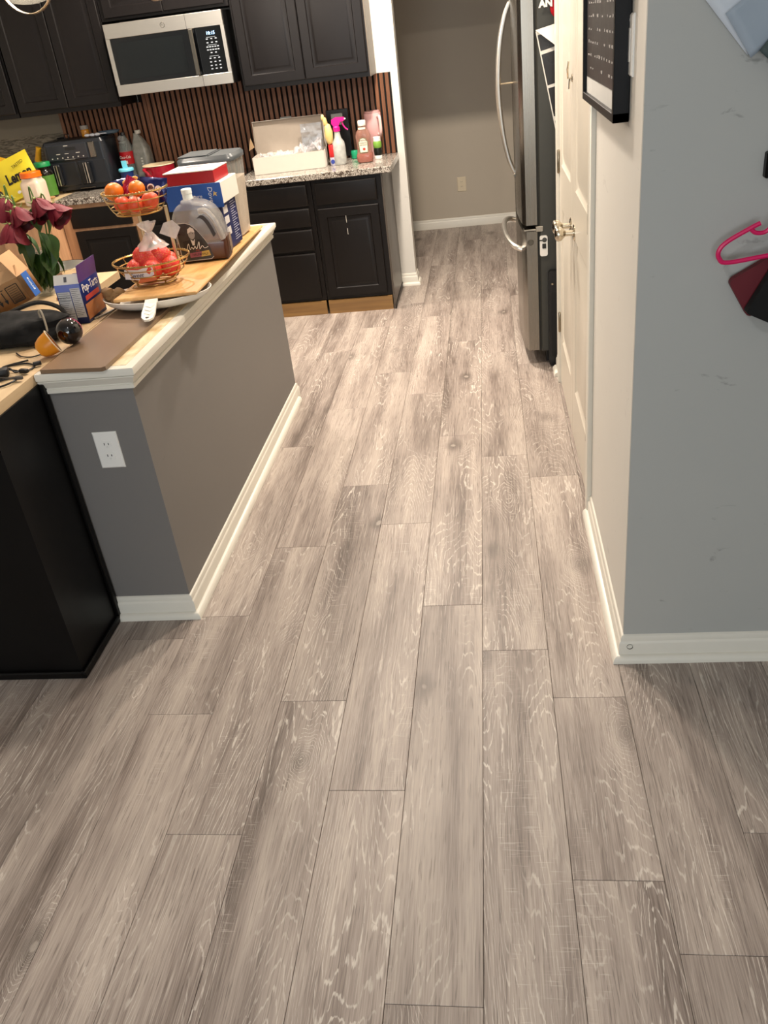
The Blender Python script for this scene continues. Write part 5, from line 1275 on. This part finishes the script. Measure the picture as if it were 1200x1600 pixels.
b.build('side_print', mat('jug_print', 'c9c6bd', 0.5), t)
t = thing('white_capped_bottle', 'dark green bottle with pale round cap behind the cola bottle', 'bottle', (-2.520, 6.178, C))
bottle_profile(t, [(0, 0), (0.016, 0), (0.017, 0.006), (0.017, 0.20), (0.014, 0.235), (0.013, 0.25), (0, 0.25)], mat('dark_green_glass', '1d2a20', 0.12))
b = MB(); b.lathe([(0.024, 0.252), (0.026, 0.254), (0.026, 0.264), (0, 0.266)], 18); b.ball((-0.004, 0, 0.284), 0.024, 16, 10, (1, 0.5, 0.8)); b.build('cap', mat('pale_cap_2', 'b9b2ac', 0.4), t)
t = thing('travel_cup', 'navy cup with bright turquoise flip lid behind the upper fruit bowl', 'cup', (-2.438, 5.93, C))
bottle_profile(t, [(0, 0), (0.036, 0), (0.038, 0.005), (0.046, 0.098), (0, 0.098)], mat('navy_cup', '1b2c5e', 0.35), nm='cup_body')
b = MB(); b.lathe([(0.048, 0.099), (0.051, 0.100), (0.051, 0.112), (0.046, 0.118), (0, 0.120)], 28); lid = b.build('lid', mat('turquoise_lid', '6cc4d8', 0.35, var=0.04), t)
b = MB(); b.prism([(-0.018, 0.118), (0.014, 0.118), (0.010, 0.165), (-0.020, 0.165)], -0.008, 0.008, XZ); b.build('spout', mat('turquoise_lid', '6cc4d8', 0.35), lid)
t = thing('red_pot', 'small red pot with cream rim on the black cooktop', 'pot', (-2.225, 5.985, C + 0.0085))
RPT = mat('red_enamel', '8c1424', 0.2, var=0.08, coat=0.3)
bottle_profile(t, [(0, 0), (0.088, 0), (0.098, 0.008), (0.104, 0.03), (0.106, 0.10), (0.108, 0.102)], RPT, 36, nm='pot_body')
bottle_profile(t, [(0.108, 0.102), (0.110, 0.105), (0.107, 0.108), (0.102, 0.105), (0.098, 0.03), (0.08, 0.010), (0, 0.008)], mat('cream_enamel', 'd9c8a8', 0.25), 36, nm='cream_inside')
for s in (1,):
    b = MB(); b.tube(spline([(-0.062, -0.083, 0.088), (-0.070, -0.112, 0.090), (-0.040, -0.130, 0.070), (-0.030, -0.125, 0.045), (-0.030, -0.098, 0.04)], 5), 0.009, 8); b.build('handle', RPT, t)
# bakery box
t = thing('bakery_box', 'open white bakery box with crumpled clear film on the granite counter', 'box', (-1.290, 5.925, C), 0.075)
BW, BD, BH = 0.475, 0.21, 0.105
WB = mat('white_board', 'c6bfb4', 0.55, var=0.03); GB = mat('grey_board_inside', '9a8f82', 0.75, var=0.08)
b = MB()
for x0, x1, y0, y1 in ((-BW / 2, BW / 2, -BD / 2, -BD / 2 + .002), (-BW / 2, BW / 2, BD / 2 - .002, BD / 2), (-BW / 2, -BW / 2 + .002, -BD / 2, BD / 2), (BW / 2 - .002, BW / 2, -BD / 2, BD / 2)): b.box(x0, x1, y0, y1, 0, BH)
b.box(-BW / 2, BW / 2, -BD / 2, BD / 2, 0.0003, 0.002); b.build('tray', WB, t)
b = MB(); b.use(GB).box(-BW / 2, BW / 2, -0.0012, 0.0, 0, 0.195); b.use(WB).box(-BW / 2 - .002, BW / 2 + .002, -0.0002, 0.0018, 0, 0.197); b.use(WB).box(-BW / 2, BW / 2, -0.022, 0.0, 0.195, 0.197); lid = b.build('lid', None, t, (0, BD / 2 - 0.001, BH), (-0.10, 0, 0))
b = MB(); b.prism([(0, 0), (0.0, 0.19), (-0.035, 0.19), (-0.07, 0.03)], 0, 0.0015, Matrix.Rotation(-PI / 2, 4, 'Z') @ XZ); b.build('lid_side', WB, lid, (BW / 2 - 0.002, 0, 0), (0, 0, PI))
b = MB(); b.prism([(0, 0), (0.0, 0.19), (-0.03, 0.19), (-0.05, 0.03)], 0, 0.0015, Matrix.Rotation(-PI / 2, 4, 'Z') @ XZ); b.build('lid_side', GB, lid, (-BW / 2 + 0.003, 0, 0), (0, 0, PI))
b = MB(); b.prism([(0, 0), (-0.045, -0.020), (-0.030, 0.022), (-0.012, 0.060)], 0, 0.0015, XZ); b.build('torn_flap', mat('tan_flap', 'c2a27c', 0.7), t, (-BW / 2 + .01, -0.005, BH + 0.055), (0.2, 0, -0.3))
b = MB()
g = []; n, mm = 34, 12
for j in range(mm + 1):
    row = []
    for i in range(n + 1):
        u, v = i / n, j / mm; x = -BW / 2 + 0.03 + u * (BW - 0.05); y = -BD / 2 + 0.012 + v * (BD - 0.03)
        q = Vector((x * 16, y * 16, 1.3)); hgt = 0.085 + 0.05 * noise.noise(q) + 0.035 * noise.noise(q * 2.7) + 0.05 * max(0, u - 0.3) * (1 + 1.5 * v)
        row.append(b.bm.verts.new((x, y, max(0.02, hgt))))
    g.append(row)
for j in range(mm):
    for i in range(n): b._f([g[j][i], g[j][i + 1], g[j + 1][i + 1], g[j + 1][i]])
b.build('clear_film', film('crumpled_film', 'd6d2d4', 0.42, 0.08), t, sharp=12)
b = MB(); g = []
for j in range(11):
    row = []
    for i in range(15):
        u, v = i / 14, j / 10; x = 0.085 + u * 0.14; z = BH - 0.01 + v * 0.165; y = BD / 2 - 0.045 - 0.02 * (1 - v) + 0.018 * noise.noise(Vector((u * 5, v * 5, 3)))
        row.append(b.bm.verts.new((x, y, z)))
    g.append(row)
for j in range(10):
    for i in range(14): b._f([g[j][i], g[j][i + 1], g[j + 1][i + 1], g[j + 1][i]])
b.build('film_window', film('blue_film', '8c98a4', 0.45, 0.08), t, sharp=12)
# condiments and bottles at the right end
t = thing('piping_bottle', 'slim red and white bottle topped with twisted pale yellow bag', 'bottle', (-1.004, 5.905, C))
bottle_profile(t, [(0, 0), (0.019, 0), (0.020, 0.004), (0.020, 0.05), (0, 0.05)], mat('white_blue_base', 'b9b6c6', 0.4, var=0.1), nm='white_base')
b = MB(); b.prism(ell(0, 0.024, 0.013, 0.014, 10), 0, 0.0016, Matrix.Translation((0, -0.0195, 0)) @ XZ); b.build('blue_star', mat('blue_print', '2a3c8c', 0.5), t)
bottle_profile(t, [(0.0198, 0.050), (0.0205, 0.051), (0.0205, 0.125), (0.0198, 0.126), (0, 0.126)], mat('red_band', 'c01f22', 0.4, var=0.08), nm='red_band')
b = MB(); b.ball((-0.008, 0, 0.190), 0.037, 18, 14, (0.72, 0.7, 1.75), 0.14, 2.4, 7); b.ball((-0.022, 0, 0.262), 0.020, 14, 10, (0.7, 0.7, 1.5), 0.25, 3, 8); b.ball((-0.034, 0, 0.290), 0.013, 12, 8, (0.9, 0.8, 1.5), 0.3, 3, 9); b.build('yellow_bag', mat('pale_yellow_bag', 'd9bf7c', 0.45, var=0.15, scale=30, bump=0.3), t)
t = thing('spray_bottle', 'clear spray bottle with hot pink trigger head', 'spray bottle', (-0.958, 5.915, C))
SB = film('frosted_spray', 'c9cbc6', 0.75, 0.2)
bottle_profile(t, [(0, 0), (0.040, 0), (0.044, 0.008), (0.044, 0.105), (0.040, 0.135), (0.024, 0.160), (0.019, 0.185), (0.019, 0.205), (0, 0.205)], SB, 8 * 3)
bottle_profile(t, [(0, 0.002), (0.041, 0.004), (0.041, 0.085), (0, 0.085)], mat('clear_liquid', 'b9bbb4', 0.1, var=0.02), nm='liquid')
HP = mat('hot_pink', 'd4127e', 0.3, var=0.05)
b = MB(); b.lathe([(0.021, 0.200), (0.022, 0.201), (0.022, 0.225), (0.016, 0.232), (0, 0.234)], 20); b.prism([(-0.028, 0.250), (-0.026, 0.272), (0.0, 0.284), (0.058, 0.280), (0.060, 0.262), (0.030, 0.256), (0.016, 0.230), (-0.016, 0.230)], -0.012, 0.012, XZ); b.build('spray_head', HP, t)
b = MB(); b.tube(spline([(0.040, 0, 0.258), (0.046, 0, 0.235), (0.060, 0, 0.214), (0.074, 0, 0.204)], 5), 0.0045, 8); b.build('trigger', HP, t)
b = MB(); b.lathe([(0, 0.008), (0.005, 0.008), (0.005, 0)], 10, (0.058, 0, 0.270), 'X'); b.build('nozzle', WINK, t)
t = thing('ketchup_bottle', 'nearly empty ketchup bottle with white cap and keystone label', 'bottle', (-0.787, 5.885, C))
def kb(prof, m, nm, e=0.0):
    b = MB(); rings = []
    for hw, hd, z in prof: rings.append([b.bm.verts.new((x, y, z)) for x, y in rrect(2 * (hw + e), 2 * (hd + e), min(hw, hd) * 0.85)])
    for A, B in zip(rings, rings[1:]):
        for i in range(len(A)): b._f([A[i], A[(i + 1) % len(A)], B[(i + 1) % len(A)], B[i]])
    b._f(rings[0][::-1]); b._f(rings[-1]); return b.build(nm, m, t)
kb([(0.040, 0.024, 0), (0.050, 0.031, 0.006), (0.053, 0.033, 0.02), (0.053, 0.033, 0.048), (0.047, 0.029, 0.062), (0.044, 0.027, 0.09), (0.046, 0.028, 0.13), (0.049, 0.030, 0.160), (0.040, 0.027, 0.185), (0.026, 0.022, 0.205), (0.021, 0.020, 0.222)], film('smeared_bottle', 'b08070', 0.5, 0.12), 'bottle_body', 0.001)
kb([(0.040, 0.024, 0.002), (0.050, 0.031, 0.007), (0.053, 0.033, 0.02), (0.053, 0.033, 0.046), (0.050, 0.031, 0.055)], mat('ketchup', '8c0f08', 0.15, var=0.1), 'ketchup')
bottle_profile(t, [(0.025, 0.220), (0.026, 0.222), (0.026, 0.246), (0.023, 0.252), (0, 0.253)], mat('white_cap', 'e6e0d6', 0.35), nm='cap')
b = MB(); b.prism([(-0.022, 0.200), (0.022, 0.200), (0.024, 0.212), (-0.024, 0.212)], 0, 0.001, Matrix.Translation((0, -0.0245, 0)) @ XZ); b.build('neck_label', mat('cream_label', 'd8d0bc', 0.5), t)
b = MB(); key = [(-0.027, 0.062), (0.027, 0.062), (0.031, 0.128), (0.024, 0.133), (0.020, 0.146), (0, 0.152), (-0.020, 0.146), (-0.024, 0.133), (-0.031, 0.128)]
b.prism(key, 0, 0.0012, Matrix.Translation((0, -0.0305, 0)) @ XZ); lb = b.build('label', mat('label_green_edge', '5a6a4a', 0.5), t)
b = MB(); b.prism([(x * 0.88, 0.105 + (z - 0.105) * 0.92) for x, z in key], 0, 0.0012, Matrix.Translation((0, -0.0312, 0)) @ XZ); b.build('label_face', mat('cream_label', 'd8d0bc', 0.5), lb)
text('label_text', 'HEINZ', 0.014, INK, lb, (0, -0.0328, 0.136)); text('label_text', 'TOMATO', 0.012, INK, lb, (0, -0.0328, 0.120)); text('label_text', 'KETCHUP', 0.0105, INK, lb, (0, -0.0328, 0.108))
b = MB(); b.prism(ell(0.003, 0.084, 0.009, 0.008, 12), 0, 0.0006, Matrix.Translation((0, -0.0326, 0)) @ XZ); b.build('tomato_print', mat('tomato_red', 'b02a1c', 0.5), lb)
t = thing('pink_tumbler', 'tall pale pink tumbler with side handle in the counter corner', 'tumbler', (-0.742, 6.125, C))
PK = mat('pale_pink', 'd9a7a6', 0.4, var=0.03)
bottle_profile(t, [(0, 0), (0.036, 0), (0.038, 0.006), (0.042, 0.11), (0.055, 0.135), (0.056, 0.265), (0.054, 0.270), (0, 0.272)], PK, 32, nm='tumbler_body')
bottle_profile(t, [(0.050, 0.2705), (0.051, 0.2715), (0.050, 0.281), (0, 0.283)], mat('pink_lid', 'c99a98', 0.35), 32, nm='lid')
b = MB(); b.tube(spline([(0.036, -0.036, 0.245), (0.050, -0.060, 0.250), (0.056, -0.074, 0.230), (0.056, -0.074, 0.165), (0.048, -0.060, 0.140), (0.034, -0.034, 0.140)], 6), 0.010, 8); b.build('handle', mat('pink_handle', 'e2bdb8', 0.4), t)
t = thing('small_bottle', 'small green and black bottle with white cap right of the ketchup', 'bottle', (-0.713, 5.995, C))
bottle_profile(t, [(0, 0), (0.025, 0), (0.026, 0.003), (0.026, 0.022), (0, 0.022)], WINK, nm='white_base')
bottle_profile(t, [(0.0255, 0.022), (0.026, 0.023), (0.028, 0.050), (0.026, 0.068), (0, 0.068)], mat('black_label', '10140f', 0.35), nm='black_label')
bottle_profile(t, [(0.026, 0.068), (0.028, 0.075), (0.028, 0.100), (0.024, 0.108), (0, 0.108)], mat('lime_label', '6f9a3c', 0.4, var=0.15), nm='green_label')
bottle_profile(t, [(0.0235, 0.108), (0.0245, 0.109), (0.0245, 0.132), (0.022, 0.135), (0, 0.135)], mat('white_cap', 'e6e0d6', 0.35), nm='cap')
t = thing('green_cap', 'small loose green cap on the counter left of the ketchup', 'cap', (-0.890, 6.135, C))
bottle_profile(t, [(0, 0), (0.023, 0), (0.025, 0.003), (0.025, 0.045), (0.022, 0.050), (0, 0.051)], mat('green_plastic', '1f9a6c', 0.35), nm='cap_shell')
b = MB(); b.lathe([(0.0251, 0.004), (0.0258, 0.004), (0.0258, 0.010), (0.0251, 0.010)], 20); b.build('cap_ridge', mat('green_plastic', '1f9a6c', 0.35), t)

# ------------------------------------------------------------------ ceiling fixtures (mostly above the frame)
for i, (x, y, p) in enumerate(DOWNLIGHTS):
    t = thing('ceiling_light', ['recessed ceiling downlight above the range counter', 'recessed ceiling downlight near the nook opening', 'recessed ceiling downlight above the walkway'][i], 'ceiling light', (x, y, CEIL))
    b = MB(); b.lathe([(0.075, -0.001), (0.095, -0.001), (0.095, -0.006), (0.080, -0.010), (0.074, -0.006)], 32); b.build('trim_ring', WHITEP, t)
LX, LY, LZ = -1.635, 3.40, 1.885
t = thing('chandelier', 'hanging lamp with clear glass shade and metal strap at the top left edge', 'lamp', (-1.130, 3.40, 1.835))
BN = mat('lamp_nickel', 'b5a58c', 0.28, 1, var=0.05)
b = MB(); b.lathe([(0, 0), (0.016, 0.002), (0.030, 0.012), (0.036, 0.026), (0.034, 0.04), (0.014, 0.055), (0.011, 0.30), (0.011, 0.905), (0.06, 0.905)], 24); b.build('stem', BN, t)
GL = film('lamp_glass', '7b7970', 0.07, 0.04, 0.0)
def lamp_arm(a, lit):
    dx, dy = 0.47 * math.cos(a), 0.47 * math.sin(a)
    b = MB(); b.tube(spline([(0.0, 0, 0.26), (dx * .4, dy * .4, 0.30), (dx * .85, dy * .85, 0.29), (dx, dy, 0.25)], 6), 0.008, 8); arm = b.build('arm', BN, t)
    b = MB(); b.lathe([(0.030, 0.035), (0.060, 0.042), (0.086, 0.065), (0.098, 0.10), (0.092, 0.16), (0.070, 0.205), (0.035, 0.23)], 32, (dx, dy, 0.010)); b.build('glass_shade', GL, arm)
    b = MB(); b.tube(ring(0.0985, 0.0985, 0.110, 40, (dx, dy)), 0.003, 6, closed=True); b.lathe([(0.036, 0.235), (0.04, 0.24), (0.034, 0.27), (0.012, 0.275)], 20, (dx, dy, 0)); b.build('shade_ring', BN, arm)
    b = MB(); pts = [(dx + 0.102 * math.cos(q), dy, 0.125 + 0.112 * math.sin(q)) for q in [PI + PI * k / 18 for k in range(19)]]
    for p, q in zip(pts, pts[1:]):
        v = [Vector(p) + Vector((0, s * 0.012, 0)) for s in (-1, 1)] + [Vector(q) + Vector((0, s * 0.012, 0)) for s in (1, -1)]
        b.poly(v)
    so = b.build('strap', BN, arm); md = so.modifiers.new('t', 'SOLIDIFY'); md.thickness = 0.003
    b = MB(); b.ball((dx, dy, 0.180), 0.026, 16, 12, (1, 1, 1.2)); b.lathe([(0.014, 0.205), (0.014, 0.235), (0, 0.235)], 14, (dx, dy, 0)); b.build('bulb', film('bulb_glass', 'fff0d8', 0.08, 0.05, 0.0), arm)
    b = MB(); b.tube([(dx - 0.008, dy, 0.165), (dx - 0.004, dy, 0.185), (dx, dy, 0.168), (dx + 0.004, dy, 0.185), (dx + 0.008, dy, 0.165)], 0.0008, 5); b.build('filament', mat('filament_glow', 'ffe2b8', 0.4, emit=12.0), arm)
    pl_ = bpy.data.lights.new('bulb_light', 'POINT'); pl_.energy = lit; pl_.color = WARM; pl_.shadow_soft_size = 0.028
    lo = bpy.data.objects.new('bulb_light', pl_); lo.location = (-1.130 + dx, 3.40 + dy, 1.835 + 0.18); COL.objects.link(lo)
for a, watt in ((PI, 36.0), (PI / 3, 3.0), (-PI / 3, 3.0)): lamp_arm(a, watt)
